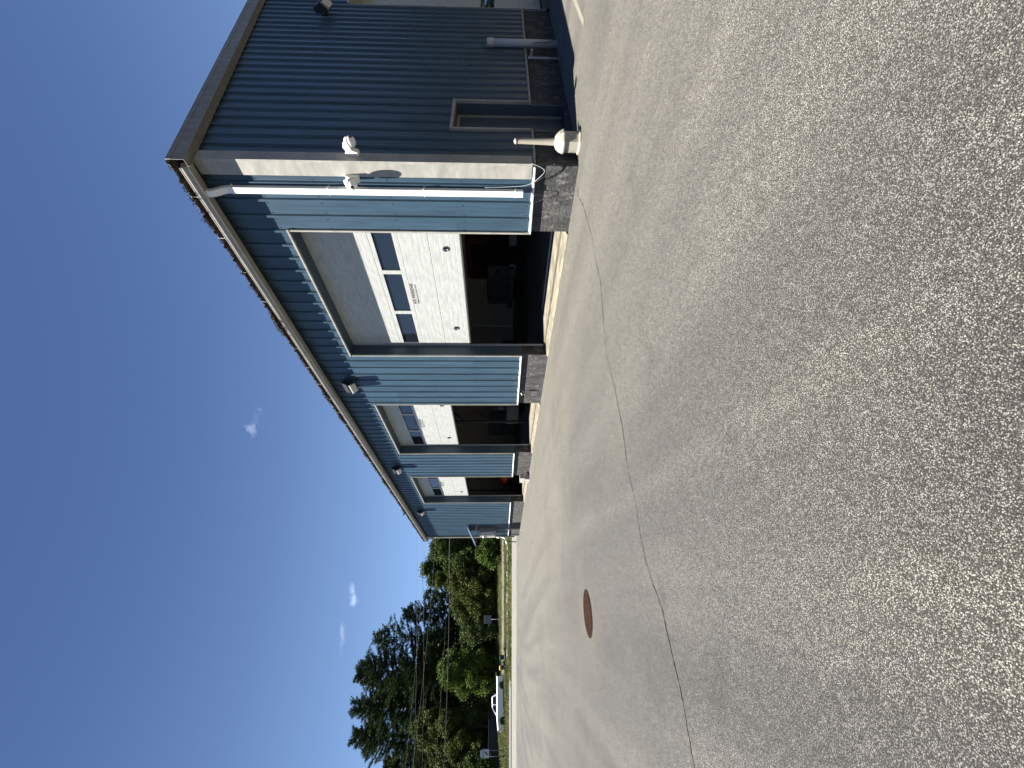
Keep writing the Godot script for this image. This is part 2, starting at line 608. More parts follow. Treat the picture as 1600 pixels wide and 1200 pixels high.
func make_ground():
	# the joint that cracked open across the lot: an open slot in the paving
	var key := [[0.6, -0.30], [-0.45, -0.274], [-0.81, -0.149], [-1.2, -0.10], [-1.745, -0.033], [-2.2, -0.05], [-2.596, -0.031], [-3.1, -0.17], [-3.505, -0.288], [-3.75, -0.26], [-4.027, -0.206], [-4.3, -0.21], [-4.517, -0.186], [-4.8, -0.235], [-5.083, -0.257], [-5.26, -0.21], [-5.429, -0.218], [-5.63, -0.24], [-5.837, -0.21], [-6.02, -0.13], [-6.21, -0.025], [-6.34, -0.03], [-6.477, -0.003], [-6.734, 0.03], [-6.938, 0.011], [-7.1, 0.004], [-7.6, 0.03], [-8.3, -0.02], [-9.2, 0.05], [-10.5, 0.0], [-12, 0.1], [-16, 0.0], [-40.0, 0.2]]
	var r := RandomNumberGenerator.new()
	r.seed = 31
	var up := []
	var dn := []
	for i in key.size() - 1:
		var a := Vector2(key[i][0], key[i][1])
		var b := Vector2(key[i + 1][0], key[i + 1][1])
		var n := maxi(1, int(a.distance_to(b) / 0.035)) if a.x > -9 else 2
		for j in n:
			var p := a.lerp(b, float(j) / n)
			p.y += r.randf_range(-0.007, 0.007)
			var w := r.randf_range(0.003, 0.008) * (0.7 + 0.6 * absf(sin(p.x * 1.7)))
			up.append(Vector2(p.x, p.y - w))
			dn.append(Vector2(p.x, p.y + w))
	up.append(Vector2(-40, 0.199))
	dn.append(Vector2(-40, 0.201))
	# the level part of the lot: north piece and south piece on either side of the slot
	var st := SurfaceTool.new()
	st.begin(Mesh.PRIMITIVE_TRIANGLES)
	for part in [[up, -1], [dn, 1]]:
		var line: Array = part[0]
		for i in line.size() - 1:
			var a := Vector3(line[i].x, 0, line[i].y)
			var b := Vector3(line[i + 1].x, 0, line[i + 1].y)
			var z: float = -0.8 if part[1] < 0 else 0.8
			var c := Vector3(b.x, 0, z)
			var d := Vector3(a.x, 0, z)
			var order := [a, b, c, a, c, d] if part[1] < 0 else [a, c, b, a, d, c]
			for p in order:
				lot_vertex(st, p)
			# side of the slot
			var lo := Vector3(0, -0.05, 0)
			for p in [a, b, b + lo, a, b + lo, a + lo]:
				st.set_normal(Vector3(0, 0, part[1]))
				st.set_uv(Vector2(p.x, p.y))
				st.set_uv2(Vector2(0.5, 0.5))
				st.add_vertex(p)
	var tile := func(x0, z0, x1, z1):
		for p in [Vector3(x0, 0, z0), Vector3(x1, 0, z0), Vector3(x1, 0, z1), Vector3(x0, 0, z0), Vector3(x1, 0, z1), Vector3(x0, 0, z1)]:
			lot_vertex(st, p)
	tile.call(-40.0, 0.8, 40.0, 60.0)
	tile.call(0.6, -0.8, 40.0, 0.8)
	# north of the slot as far as the land beyond: strips across the view, sloping up gently at the far end
	for i in 60:
		var x0 := -40.0 + i * 80.0 / 60
		var x1 := x0 + 80.0 / 60
		var zf := func(x: float) -> float:
			return EYE.z - (43.0 - (x - EYE.x) * 0.5484) / 0.8362
		var steps := 24
		for j in steps:
			var q := func(x: float, k: int) -> Vector3:
				var z: float = lerpf(-0.8, zf.call(x), float(k) / steps)
				return Vector3(x, 0.0, z)
			if zf.call(x0) < -1.0 and zf.call(x1) < -1.0:
				var a: Vector3 = q.call(x0, j)
				var b: Vector3 = q.call(x1, j)
				var c: Vector3 = q.call(x1, j + 1)
				var d: Vector3 = q.call(x0, j + 1)
				for p in [a, d, c, a, c, b]:
					lot_vertex(st, p)
	var lot := inst("parking_lot", st.commit(), M.asphalt)
	structure(lot, "worn grey asphalt lot with a long crack")
	var bed := mb()
	box(bed, Vector3(-40, -0.10, -0.6), Vector3(0.6, -0.045, 0.6))
	structure(obj("crack_bed", bed, M.tar), "dark soil at the bottom of the crack in the asphalt")
	# land beyond the lot
	st = SurfaceTool.new()
	st.begin(Mesh.PRIMITIVE_TRIANGLES)
	st.set_smooth_group(0)
	var ts := [43.0, 44.5, 46.0, 48.0, 50.0, 52.0, 54.0, 56.0, 59.0, 62.0, 65.0, 68.0, 74.0, 80.0, 100.0, 120.0, 400.0]
	var bump := noise(15, 0.25, 3)
	for i in ts.size() - 1:
		for k in 80:
			var s0 := -100.0 + k * 2.5
			var q := func(t: float, s: float) -> Vector3:
				var p := land(t, s * (1.0 if t < 100 else 4.0))
				if t > 44 and t < 90:
					p.y += bump.get_noise_2d(t, s) * 0.10
				return p
			Q4(st, q.call(ts[i], s0), q.call(ts[i], s0 + 2.5), q.call(ts[i + 1], s0 + 2.5), q.call(ts[i + 1], s0))
	var turf := obj("grass_bank", st, M.bank_turf)
	structure(turf, "sunlit green and straw coloured grass bank beyond the lot")
	# far ground all round, lower than everything, to the horizon
	st = mb()
	for q in [[-1500, 60, 1500, 1500], [-1500, -1500, -40, 60], [40, -1500, 1500, 60], [-40, -1500, 40, -58]]:
		Q4(st, Vector3(q[0], -0.12, q[1]), Vector3(q[0], -0.12, q[3]), Vector3(q[2], -0.12, q[3]), Vector3(q[2], -0.12, q[1]))
	structure(obj("ground", st, M.bank_turf), "grass land around the lot")
	# pale concrete strip across the far end of the lot
	st = mb()
	for k in 34:
		var s0 := -43.0 + k
		for j in 6:
			var t0 := 30.4 + j * 2.0
			var lift := Vector3(0, 0.006, 0)
			Q4(st, land(t0, s0) + lift, land(t0, s0 + 1.0) + lift, land(t0 + 2.0, s0 + 1.0) + lift, land(t0 + 2.0, s0) + lift)
	structure(obj("concrete_strip", st, M.lot_concrete), "pale concrete strip across the far end of the lot")
	# grey drive on the left, behind the lot
	st = mb()
	for k in 10:
		var s0 := -56.0 + k * 2.4
		for j in 3:
			var t0 := 43.05 + j * 1.2
			var lift := Vector3(0, 0.06, 0)
			Q4(st, land(t0, s0) + lift, land(t0, s0 + 2.4) + lift, land(t0 + 1.2, s0 + 2.4) + lift, land(t0 + 1.2, s0) + lift)
	structure(obj("driveway", st, M.drive_asphalt), "smooth grey driveway in front of the white pickup")
	# dry dirt track along the bank
	st = mb()
	for k in 14:
		var s0 := -42.0 + k * 2.0
		for j in 2:
			var t0 := 56.5 + j * 1.5
			var lift := Vector3(0, 0.11, 0)
			Q4(st, land(t0, s0) + lift, land(t0, s0 + 2) + lift, land(t0 + 1.5, s0 + 2) + lift, land(t0 + 1.5, s0) + lift)
	structure(obj("dirt_track", st, M.dirt), "pale dirt track running along the grass bank")
	make_grass()

func make_grass():
	# uneven grass on the bank: tufts too many to count
	var st := mb()
	var r := RandomNumberGenerator.new()
	r.seed = 12
	for i in 26:
		var a := r.randf() * TAU
		var b := Vector3(r.randf_range(-0.28, 0.28), 0, r.randf_range(-0.28, 0.28))
		var tip := b + Vector3(cos(a) * 0.07, r.randf_range(0.10, 0.26), sin(a) * 0.07)
		var w := Vector3(-sin(a), 0, cos(a)) * 0.018
		st.set_color(Color(1, 1, 1))
		T3(st, b - w, b + w, tip)
	st.generate_normals()
	var mesh := st.commit()
	var mm := MultiMesh.new()
	mm.transform_format = MultiMesh.TRANSFORM_3D
	mm.use_colors = true
	mm.mesh = mesh
	var n := 11000
	mm.instance_count = n
	var dry := noise(17, 0.12, 3)
	for i in n:
		var t := r.randf_range(43.2, 70.0)
		var s := r.randf_range(-0.98, -0.30) * t
		if t < 46.8 and s < -31.5:
			t = r.randf_range(46.8, 54.0)
		if t > 56.0 and t < 60.0 and s > -42 and r.randf() < 0.85:
			t = r.randf_range(60.0, 70.0)
		var p := land(t, s)
		var k := r.randf_range(0.7, 1.5)
		mm.set_instance_transform(i, Transform3D(Basis(Vector3.UP, r.randf() * TAU).scaled(Vector3(k, k * r.randf_range(0.6, 1.2), k)), p))
		var d := clampf(0.5 + dry.get_noise_2d(t, s) * 1.3 + r.randf_range(-0.2, 0.2), 0, 1)
		mm.set_instance_color(i, Color(lerpf(0.05, 0.15, d), lerpf(0.085, 0.14, d), lerpf(0.018, 0.045, d)))
	var o := MultiMeshInstance3D.new()
	o.multimesh = mm
	o.material_override = M.blade
	o.name = "grass"
	add_child(o)
	tag(o, "short uneven grass growing all over the bank below the trees", "grass", "", "stuff")

# ------------------------------------------------------------------ the garage
var B: Node3D
var WALL_L: Transform3D       # local x runs towards +z, y up, z outwards (towards -x)
var WALL_G: Transform3D       # gable wall: local x runs towards +x, z outwards

func roof_y(x: float) -> float:
	return 6.18 + PITCH * (minf(x, WID - x) + 0.25)

func rib_profile(xa: float, xb: float, phase: float) -> Array:
	# Vector2(x, out) along a sheet of ribbed steel
	var pts := [xa, xb]
	var k0 := int(floor((xa - phase) / PIT)) - 1
	var k1 := int(ceil((xb - phase) / PIT)) + 1
	for k in range(k0, k1 + 1):
		var c := phase + k * PIT
		for o in [-0.037, -0.021, 0.021, 0.037, 0.098, 0.104, 0.112, 0.118, 0.187, 0.193, 0.201, 0.207]:
			if c + o > xa + 0.001 and c + o < xb - 0.001:
				pts.append(c + o)
	pts.sort()
	var out := []
	for x in pts:
		var d := fposmod(x - phase + PIT / 2, PIT) - PIT / 2
		var e := fposmod(x - phase, PIT)
		var z := 0.0
		if absf(d) <= 0.0211:
			z = 0.032
		elif absf(d) < 0.0371:
			z = 0.032 * (0.037 - absf(d)) / 0.016
		elif (e > 0.1035 and e < 0.1125) or (e > 0.1925 and e < 0.2015):
			z = 0.0035
		out.append(Vector2(x, maxf(z, 0.0)))
	return out

func panel_strip(st: SurfaceTool, xa: float, xb: float, y0: float, top: Callable, phase: float, shift: float):
	var p := rib_profile(xa, xb, phase)
	for i in p.size() - 1:
		var a: Vector2 = p[i]
		var b: Vector2 = p[i + 1]
		var q := [Vector3(a.x, y0, a.y), Vector3(b.x, y0, b.y), Vector3(b.x, top.call(b.x), b.y), Vector3(a.x, top.call(a.x), a.y)]
		for k in [0, 2, 1, 0, 3, 2]:
			st.set_uv(Vector2(q[k].x + shift, -q[k].y + shift * 0.7))
			st.add_vertex(q[k])

func clad(wall: Transform3D, x_from: float, x_to: float, openings: Array, phase: float, top: Callable, screw_rows: Array):
	# sheets three ribs wide, cut round the openings; openings: [x0, x1, head]
	var screws := mb()
	var edges := [x_from, x_to]
	var x := x_from
	while x < x_to - 0.02:
		edges.append(x)
		x += PIT * 3
	for o in openings:
		edges.append(o[0])
		edges.append(o[1])
	edges.sort()
	for i in edges.size() - 1:
		var a: float = edges[i]
		var b: float = edges[i + 1]
		if b - a < 0.015:
			continue
		var y0 := METAL_BOTTOM
		for o in openings:
			if a >= o[0] - 0.001 and b <= o[1] + 0.001:
				y0 = o[2]
		var st := mb()
		var shift := rng.randf() * 9.0
		panel_strip(st, a, b, y0, top, phase, shift)
		obj("wall_panel", st, M.blue_metal, B, wall)
	# screws beside the ribs
	var k0 := int(ceil((x_from + 0.25 - phase) / PIT))
	var k1 := int(floor((x_to - 0.1 - phase) / PIT))
	for k in range(k0, k1 + 1):
		for y in screw_rows:
			for o in [-0.062, 0.062]:
				var cx: float = phase + k * PIT + o
				var clear := true
				for op in openings:
					if cx > op[0] - 0.03 and cx < op[1] + 0.03 and y < op[2] + 0.05:
						clear = false
				if clear and y < top.call(cx) - 0.05:
					box(screws, Vector3(cx - 0.006, y - 0.006, 0.0), Vector3(cx + 0.006, y + 0.006, 0.008))
	var so := obj("screws", screws, M.dark_steel, B, wall)
	so.set_meta("kind", "stuff")
	so.set_meta("label", "rows of small dark screws beside the wall ribs")

func make_building():
	B = thing("garage_building", "long blue ribbed steel garage with three half open white overhead doors", "building")
	WALL_L = Transform3D(Basis(Vector3.UP, -PI / 2), Vector3.ZERO)
	WALL_G = Transform3D.IDENTITY
	var doors := [[-4.97, -1.24, 5.07, 2.035], [-11.15, -7.43, 5.07, 2.85], [-17.27, -13.60, 5.07, 2.86]]
	var eave := func(_x): return 6.12
	var gable := func(x): return roof_y(x) - 0.05
	# ribbed steel cladding
	var rows := [0.80, 1.9, 3.1, 4.3, 5.2]
	clad(WALL_L, -LEN, -0.10, doors.map(func(d): return [d[0], d[1], d[2]]), -0.355, eave, rows)
	clad(WALL_G, 0.10, WID, [[1.08, 2.08, 2.07], [7.30, 10.96, 5.07]], 0.17, gable, rows)
	# other two walls, out of sight but closing the hall
	var st := mb()
	box(st, Vector3(WID - 0.02, 0.0, -LEN + 0.3), Vector3(WID, 6.12, -0.3))
	obj("side_wall", st, M.blue_metal, B)
	st = mb()
	extrude(st, PackedVector2Array([Vector2(0.03, 0), Vector2(WID - 0.03, 0), Vector2(WID - 0.03, 6.15), Vector2(WID / 2, roof_y(WID / 2) - 0.06), Vector2(0.03, 6.15)]), -LEN, -LEN + 0.02)
	obj("end_wall", st, M.blue_metal, B)
	# inner walls, 0.25 m thick, behind the cladding
	var segs := [[-LEN + 0.02, -17.27], [-13.60, -11.15], [-7.43, -4.97], [-1.24, -0.05]]
	for s in segs:
		st = mb()
		box(st, Vector3(s[0], 0.68, -0.30), Vector3(s[1], 6.1, -0.01))
		obj("inner_wall", st, M.inner_wall, B, WALL_L)
	for d in doors:
		st = mb()
		box(st, Vector3(d[0], 5.08, -0.30), Vector3(d[1], 6.1, -0.01))
		obj("door_header", st, M.inner_wall, B, WALL_L)
	for g in [[0.31, 1.08, 0.68, 2.06], [2.08, 7.30, 0.68, 2.06], [10.96, WID - 0.3, 0.68, 2.06], [0.31, 7.30, 2.08, 6.12], [10.96, WID - 0.3, 2.08, 6.12], [7.30, 10.96, 5.08, 6.12]]:
		st = mb()
		box(st, Vector3(g[0], g[2], -0.30), Vector3(g[1], g[3], -0.01))
		obj("inner_wall", st, M.inner_wall, B, WALL_G)
	st = mb()
	extrude(st, PackedVector2Array([Vector2(0.31, 6.13), Vector2(WID - 0.3, 6.13), Vector2(WID / 2, roof_y(WID / 2) - 0.07)]), -0.30, -0.01)
	obj("gable_wall", st, M.inner_wall, B)
	st = mb()
	box(st, Vector3(0.32, 0.0, -LEN + 0.03), Vector3(WID - 0.3, 6.14, -LEN + 0.25))
	obj("inner_wall", st, M.inner_wall, B)
	st = mb()
	box(st, Vector3(WID - 0.28, 0.0, -LEN + 0.26), Vector3(WID - 0.04, 6.14, -0.31))
	obj("inner_wall", st, M.inner_wall, B)
	# foundation stem wall
	for s in [[-LEN, -17.27], [-13.60, -11.15], [-7.43, -4.97], [-1.24, -0.02]]:
		st = mb()
		rbox(st, Vector3(s[0], -0.15, -0.30), Vector3(s[1], 0.675, -0.02), 0.008)
		obj("foundation_wall", st, M.foundation, B, WALL_L)
	for s in [[0.31, 1.08], [2.08, 7.30], [10.96, WID]]:
		st = mb()
		rbox(st, Vector3(s[0], -0.15, -0.30), Vector3(s[1], 0.675, -0.02), 0.008)
		obj("foundation_wall", st, M.foundation, B, WALL_G)
	# flashing strip between stem wall and steel
	for s in [[-LEN, -17.27], [-13.60, -11.15], [-7.43, -4.97], [-1.24, -0.02]]:
		base_flashing(s[0], s[1], WALL_L)
	for s in [[0.02, 1.07], [2.09, 7.29], [10.97, WID]]:
		base_flashing(s[0], s[1], WALL_G)
	# corner trims
	corner_trim()
	# floor
	st = mb()
	box(st, Vector3(0.32, -0.1, -LEN + 0.27), Vector3(WID - 0.3, 0.10, -0.32))
	obj("shop_floor", st, M.floor_concrete, B)
	for d in doors:
		# sloped concrete sill in each doorway
		st = mb()
		var prof := PackedVector2Array([Vector2(0.06, -0.1), Vector2(0.06, 0.012), Vector2(-0.02, 0.045), Vector2(-1.35, 0.105), Vector2(-1.35, -0.1)])
		extrude(st, prof, 0.0, d[1] - d[0] - 0.01)
		obj("door_sill", st, M.floor_concrete, B, WALL_L * Transform3D(Basis(Vector3(0, 0, 1), Vector3(0, 1, 0), Vector3(-1, 0, 0)), Vector3(d[1] - 0.005, 0, 0)))
		jamb(d)
	for d in doors:
		overhead_door(d[0], d[1], d[3], d[2], WALL_L, true)
	gable_opening()
	entry_door()
	make_roof()
	make_gutter()

func base_flashing(a: float, b: float, wall: Transform3D):
	var st := mb()
	var prof := PackedVector2Array([Vector2(-0.015, 0.692), Vector2(0.043, 0.692), Vector2(0.045, 0.704), Vector2(0.034, 0.722), Vector2(-0.015, 0.732)])
	# profile is out, up; drawn along the wall
	extrude(st, prof, 0.0, b - a)
	obj("base_flashing", st, M.white_paint if wall == WALL_L else M.pale_trim, B, wall * Transform3D(Basis(Vector3(0, 0, 1), Vector3(0, 1, 0), Vector3(-1, 0, 0)), Vector3(b, 0, 0)))  # gable strip takes a darker paint: its shade is put into the colour

func corner_trim():
	for c in [[Vector3.ZERO, 1, 0.0], [Vector3(0, 0, -LEN), -1, 0.0]]:
		var st := mb()
		var s: int = c[1]
		var o: Vector3 = c[0]
		# L of sheet steel, 0.21 m legs, 36 mm proud so that it clears the ribs
		var p := PackedVector2Array([Vector2(-0.037, 0.037 * s), Vector2(0.20, 0.037 * s), Vector2(0.20, 0.0), Vector2(-0.001, 0.0), Vector2(-0.001, -0.215 * s), Vector2(-0.037, -0.215 * s)])
		var m := Transform3D(Basis(Vector3(1, 0, 0), Vector3(0, 0, 1), Vector3(0, -1, 0)), o)
		extrude(st, p, -5.99, -0.745)
		obj("corner_trim", st, M.pale_trim, B, m)

func jamb(d: Array):
	# steel-lined reveal on both sides and over the doorway, concrete below is the stem wall's own end
	for s in [0, 1]:
		var st := mb()
		var x: float = d[s]
		var w := 0.012 if s == 0 else -0.012
		box(st, Vector3(minf(x, x + w), 0.68, -0.30), Vector3(maxf(x, x + w), d[2], 0.0))
		obj("door_jamb", st, M.blue_trim, B, WALL_L)
		st = mb()
		var e := 0.05 if s == 0 else -0.05
		rbox(st, Vector3(minf(x - e * 0.25, x + e * 0.5), 0.69, -0.002), Vector3(maxf(x - e * 0.25, x + e * 0.5), d[2] + 0.03, 0.042), 0.004)
		obj("jamb_trim", st, M.pale_trim, B, WALL_L)
		# angle iron track guide
		st = mb()
		box(st, Vector3(minf(x + w, x + e * 1.2), 0.12, -0.335), Vector3(maxf(x + w, x + e * 1.2), d[2] - 0.02, -0.302))
		obj("door_track", st, M.galvanised, B, WALL_L)
	var st := mb()
	box(st, Vector3(d[0] + 0.012, d[2] - 0.012, -0.30), Vector3(d[1] - 0.012, d[2] + 0.005, 0.0))
	obj("door_lintel", st, M.blue_trim, B, WALL_L)
	st = mb()
	rbox(st, Vector3(d[0] - 0.02, d[2] - 0.015, -0.002), Vector3(d[1] + 0.02, d[2] + 0.025, 0.05), 0.005)
	obj("head_trim", st, M.pale_trim, B, WALL_L)

func section_mesh(w: float, h: float, grooves: int) -> ArrayMesh:
	# one door section: pressed steel with shallow horizontal grooves, face towards +z
	var st := mb()
	var p := [Vector2(0.0, 0.0), Vector2(0.004, 0.004), Vector2(0.012, 0.006)]
	for g in grooves:
		var y := h * (g + 1.0) / (grooves + 1.0)
		p.append(Vector2(y - 0.006, 0.006))
		p.append(Vector2(y - 0.002, 0.0048))
		p.append(Vector2(y + 0.002, 0.0048))
		p.append(Vector2(y + 0.006, 0.006))
	p.append(Vector2(h - 0.012, 0.006))
	p.append(Vector2(h - 0.004, 0.004))
	p.append(Vector2(h - 0.0015, 0.0))
	for i in p.size() - 1:
		Q4(st, Vector3(0, p[i].x, p[i].y), Vector3(w, p[i].x, p[i].y), Vector3(w, p[i + 1].x, p[i + 1].y), Vector3(0, p[i + 1].x, p[i + 1].y))
	box(st, Vector3(0, 0.0005, -0.045), Vector3(w, h - 0.001, -0.0005))
	st.generate_normals()
	return st.commit()

func overhead_door(x0: float, x1: float, y0: float, y1: float, wall: Transform3D, lettered: bool) -> Node3D:
	var d := Node3D.new()
	d.name = "overhead_door"
	B.add_child(d, true)
	d.transform = wall * Transform3D(Basis.IDENTITY, Vector3(x0 + 0.02, y0, -0.315))
	var w := x1 - x0 - 0.04
	var y := 0.0
	var hs := [0.62, 0.58, 0.58, 0.58, 0.58, 0.58, 0.58, 0.58, 0.58]
	for i in hs.size():
		var h: float = minf(hs[i], y1 + 0.12 - y0 - y)
		if h < 0.05:
			break
		if i == 2:
			window_section(d, w, h, y)
		else:
			inst("door_section", section_mesh(w, h, 5 if h > 0.4 else 1), M.door_white, d, Transform3D(Basis.IDENTITY, Vector3(0, y, 0)))
		y += h
	var st := mb()
	rbox(st, Vector3(0, -0.035, -0.04), Vector3(w, -0.001, 0.008), 0.006)
	obj("bottom_seal", st, M.seal_rubber, d)
	# round grip cups in the bottom section
	for kx in [0.68, w - 0.62]:
		st = mb(true)
		lathe(st, [Vector2(0.062, 0.0), Vector2(0.062, 0.012), Vector2(0.050, 0.016), Vector2(0.046, 0.004), Vector2(0, 0.003)], 20)
		var k := obj("grip_cup", st, M.black_plastic, d, Transform3D(Basis(Vector3.RIGHT, PI / 2), Vector3(kx, 0.305, 0.006)))
		st = mb()
		rbox(st, Vector3(-0.012, 0.006, -0.045), Vector3(0.012, 0.022, 0.0), 0.004)
		var lever := obj("lever", st, M.chrome, d, k.transform)
		lever.name = "grip_lever"
	if lettered:
		var f := SystemFont.new()
		f.font_names = PackedStringArray(["Droid Sans"])
		for line in [["NO PARKING", 0.064, 1.168, 0.61, 700], ["Please Do Not Block Door", 0.034, 1.085, 0.59, 400]]:
			var tm := TextMesh.new()
			tm.text = line[0]
			var ff: SystemFont = f.duplicate()
			ff.font_weight = line[4]
			tm.font = ff
			tm.font_size = 64
			tm.pixel_size = 0.01
			tm.depth = 0.02
			tm.curve_step = 1.0
			var bb := tm.get_aabb()
			var sx: float = line[3] / maxf(bb.size.x, 0.01)
			var sy: float = line[1] / maxf(bb.size.y, 0.01)
			var tr := Transform3D(Basis.IDENTITY.scaled(Vector3(sx, sy, 0.1)), Vector3(1.83, line[2], 0.008))
			tr.origin -= Vector3(bb.get_center().x * sx, bb.get_center().y * sy, 0)
			inst("lettering", tm, M.lettering_black, d, tr)
	return d

func window_section(d: Node3D, w: float, h: float, y: float):
	# stiles and rails round three panes
	var x := [0.11, 1.18, 1.28, 2.40, 2.50, w - 0.11]
	var st := mb()
	var p0 := 0.105
	var p1 := h - 0.085
	rbox(st, Vector3(0, 0.001, -0.045), Vector3(w, p0, 0.006), 0.004)
	rbox(st, Vector3(0, p1, -0.045), Vector3(w, h - 0.0015, 0.006), 0.004)
	for s in [[0.0, x[0]], [x[1], x[2]], [x[3], x[4]], [x[5], w]]:
		box(st, Vector3(s[0], p0 - 0.003, -0.045), Vector3(s[1], p1 + 0.003, 0.005))
	obj("window_section", st, M.door_white, d, Transform3D(Basis.IDENTITY, Vector3(0, y, 0)))
	for i in 3:
		st = mb()
		box(st, Vector3(x[i * 2] - 0.005, p0 - 0.004, -0.026), Vector3(x[i * 2 + 1] + 0.005, p1 + 0.004, -0.016))
		obj("pane", st, M.pane_glass, d, Transform3D(Basis.IDENTITY, Vector3(0, y, 0)))
		# dark gasket
		st = mb()
		var a: float = x[i * 2]
		var b: float = x[i * 2 + 1]
		for g in [[a, p0, a + 0.018, p1], [b - 0.018, p0, b, p1], [a + 0.018, p0, b - 0.018, p0 + 0.018], [a + 0.018, p1 - 0.018, b - 0.018, p1]]:
			box(st, Vector3(g[0], g[1], -0.0155), Vector3(g[2], g[3], -0.006))
		obj("gasket", st, M.seal_rubber, d, Transform3D(Basis.IDENTITY, Vector3(0, y, 0)))

func gable_opening():
	var d := [7.30, 10.96, 5.07]
	overhead_door(d[0], d[1], 0.12, d[2], WALL_G, false)
	for s in [0, 1]:
		var st := mb()
		var x: float = d[s]
		var e := 0.04 if s == 0 else -0.04
		box(st, Vector3(minf(x, x + e * 0.3), 0.0, -0.30), Vector3(maxf(x, x + e * 0.3), d[2], 0.02))
		obj("door_jamb", st, M.pale_trim, B)
	var st := mb()
	box(st, Vector3(d[0], d[2], -0.30), Vector3(d[1], d[2] + 0.06, 0.05))
	obj("head_trim", st, M.pale_trim, B)
	st = mb()
	box(st, Vector3(d[0], -0.1, -0.32), Vector3(d[1], 0.08, 0.05))
	obj("door_sill", st, M.floor_concrete, B)

func entry_door():
	# recessed steel door in the shaded gable
	var x0 := 1.08
	var x1 := 2.08
	var top := 2.05
	for s in [[x0, x0 + 0.03], [x1 - 0.03, x1]]:
		var st := mb()
		box(st, Vector3(s[0], 0.02, -0.29), Vector3(s[1], top, -0.005))
		obj("door_jamb", st, M.blue_trim, B)
	var st := mb()
	box(st, Vector3(x0, top - 0.0, -0.29), Vector3(x1, top + 0.02, 0.0))
	obj("door_lintel", st, M.blue_trim, B)
	for s in [[x0 - 0.05, x0 + 0.004], [x1 - 0.004, x1 + 0.05]]:
		st = mb()
		rbox(st, Vector3(s[0], METAL_BOTTOM, -0.01), Vector3(s[1], top + 0.02, 0.045), 0.004)
		obj("jamb_trim", st, M.pale_trim, B)
	st = mb()
	rbox(st, Vector3(x0 - 0.05, top + 0.02, -0.01), Vector3(x1 + 0.05, top + 0.075, 0.05), 0.004)
	obj("head_trim", st, M.pale_trim, B)
	st = mb()
	rbox(st, Vector3(x0 + 0.03, 0.09, -0.265), Vector3(x1 - 0.03, top - 0.001, -0.22), 0.004)
	var leaf := obj("entry_door", st, M.man_door, B)
	leaf.set_meta("label", "recessed dark blue steel entry door in the shaded end wall")
	# frame strips and knob
	for s in [[x0 + 0.03, x0 + 0.065], [x1 - 0.065, x1 - 0.03]]:
		st = mb()
		box(st, Vector3(s[0], 0.09, -0.219), Vector3(s[1], top - 0.002, -0.19))
		obj("door_frame", st, M.pale_trim, leaf)
	st = mb()
	box(st, Vector3(x0 + 0.065, top - 0.04, -0.219), Vector3(x1 - 0.065, top - 0.002, -0.19))
	obj("door_frame", st, M.pale_trim, leaf)
	st = mb(true)
	lathe(st, [Vector2(0.0, 0.0), Vector2(0.03, 0.0), Vector2(0.03, 0.01), Vector2(0.012, 0.015), Vector2(0.012, 0.04), Vector2(0.028, 0.05), Vector2(0.026, 0.07), Vector2(0, 0.075)], 14)
	obj("door_knob", st, M.chrome, leaf, Transform3D(Basis(Vector3.RIGHT, PI / 2), Vector3(x0 + 0.14, 1.02, -0.219)))
	st = mb()
	rbox(st, Vector3(x0, -0.1, -0.30), Vector3(x1, 0.075, 0.02), 0.008)
	obj("door_step", st, M.foundation, B)

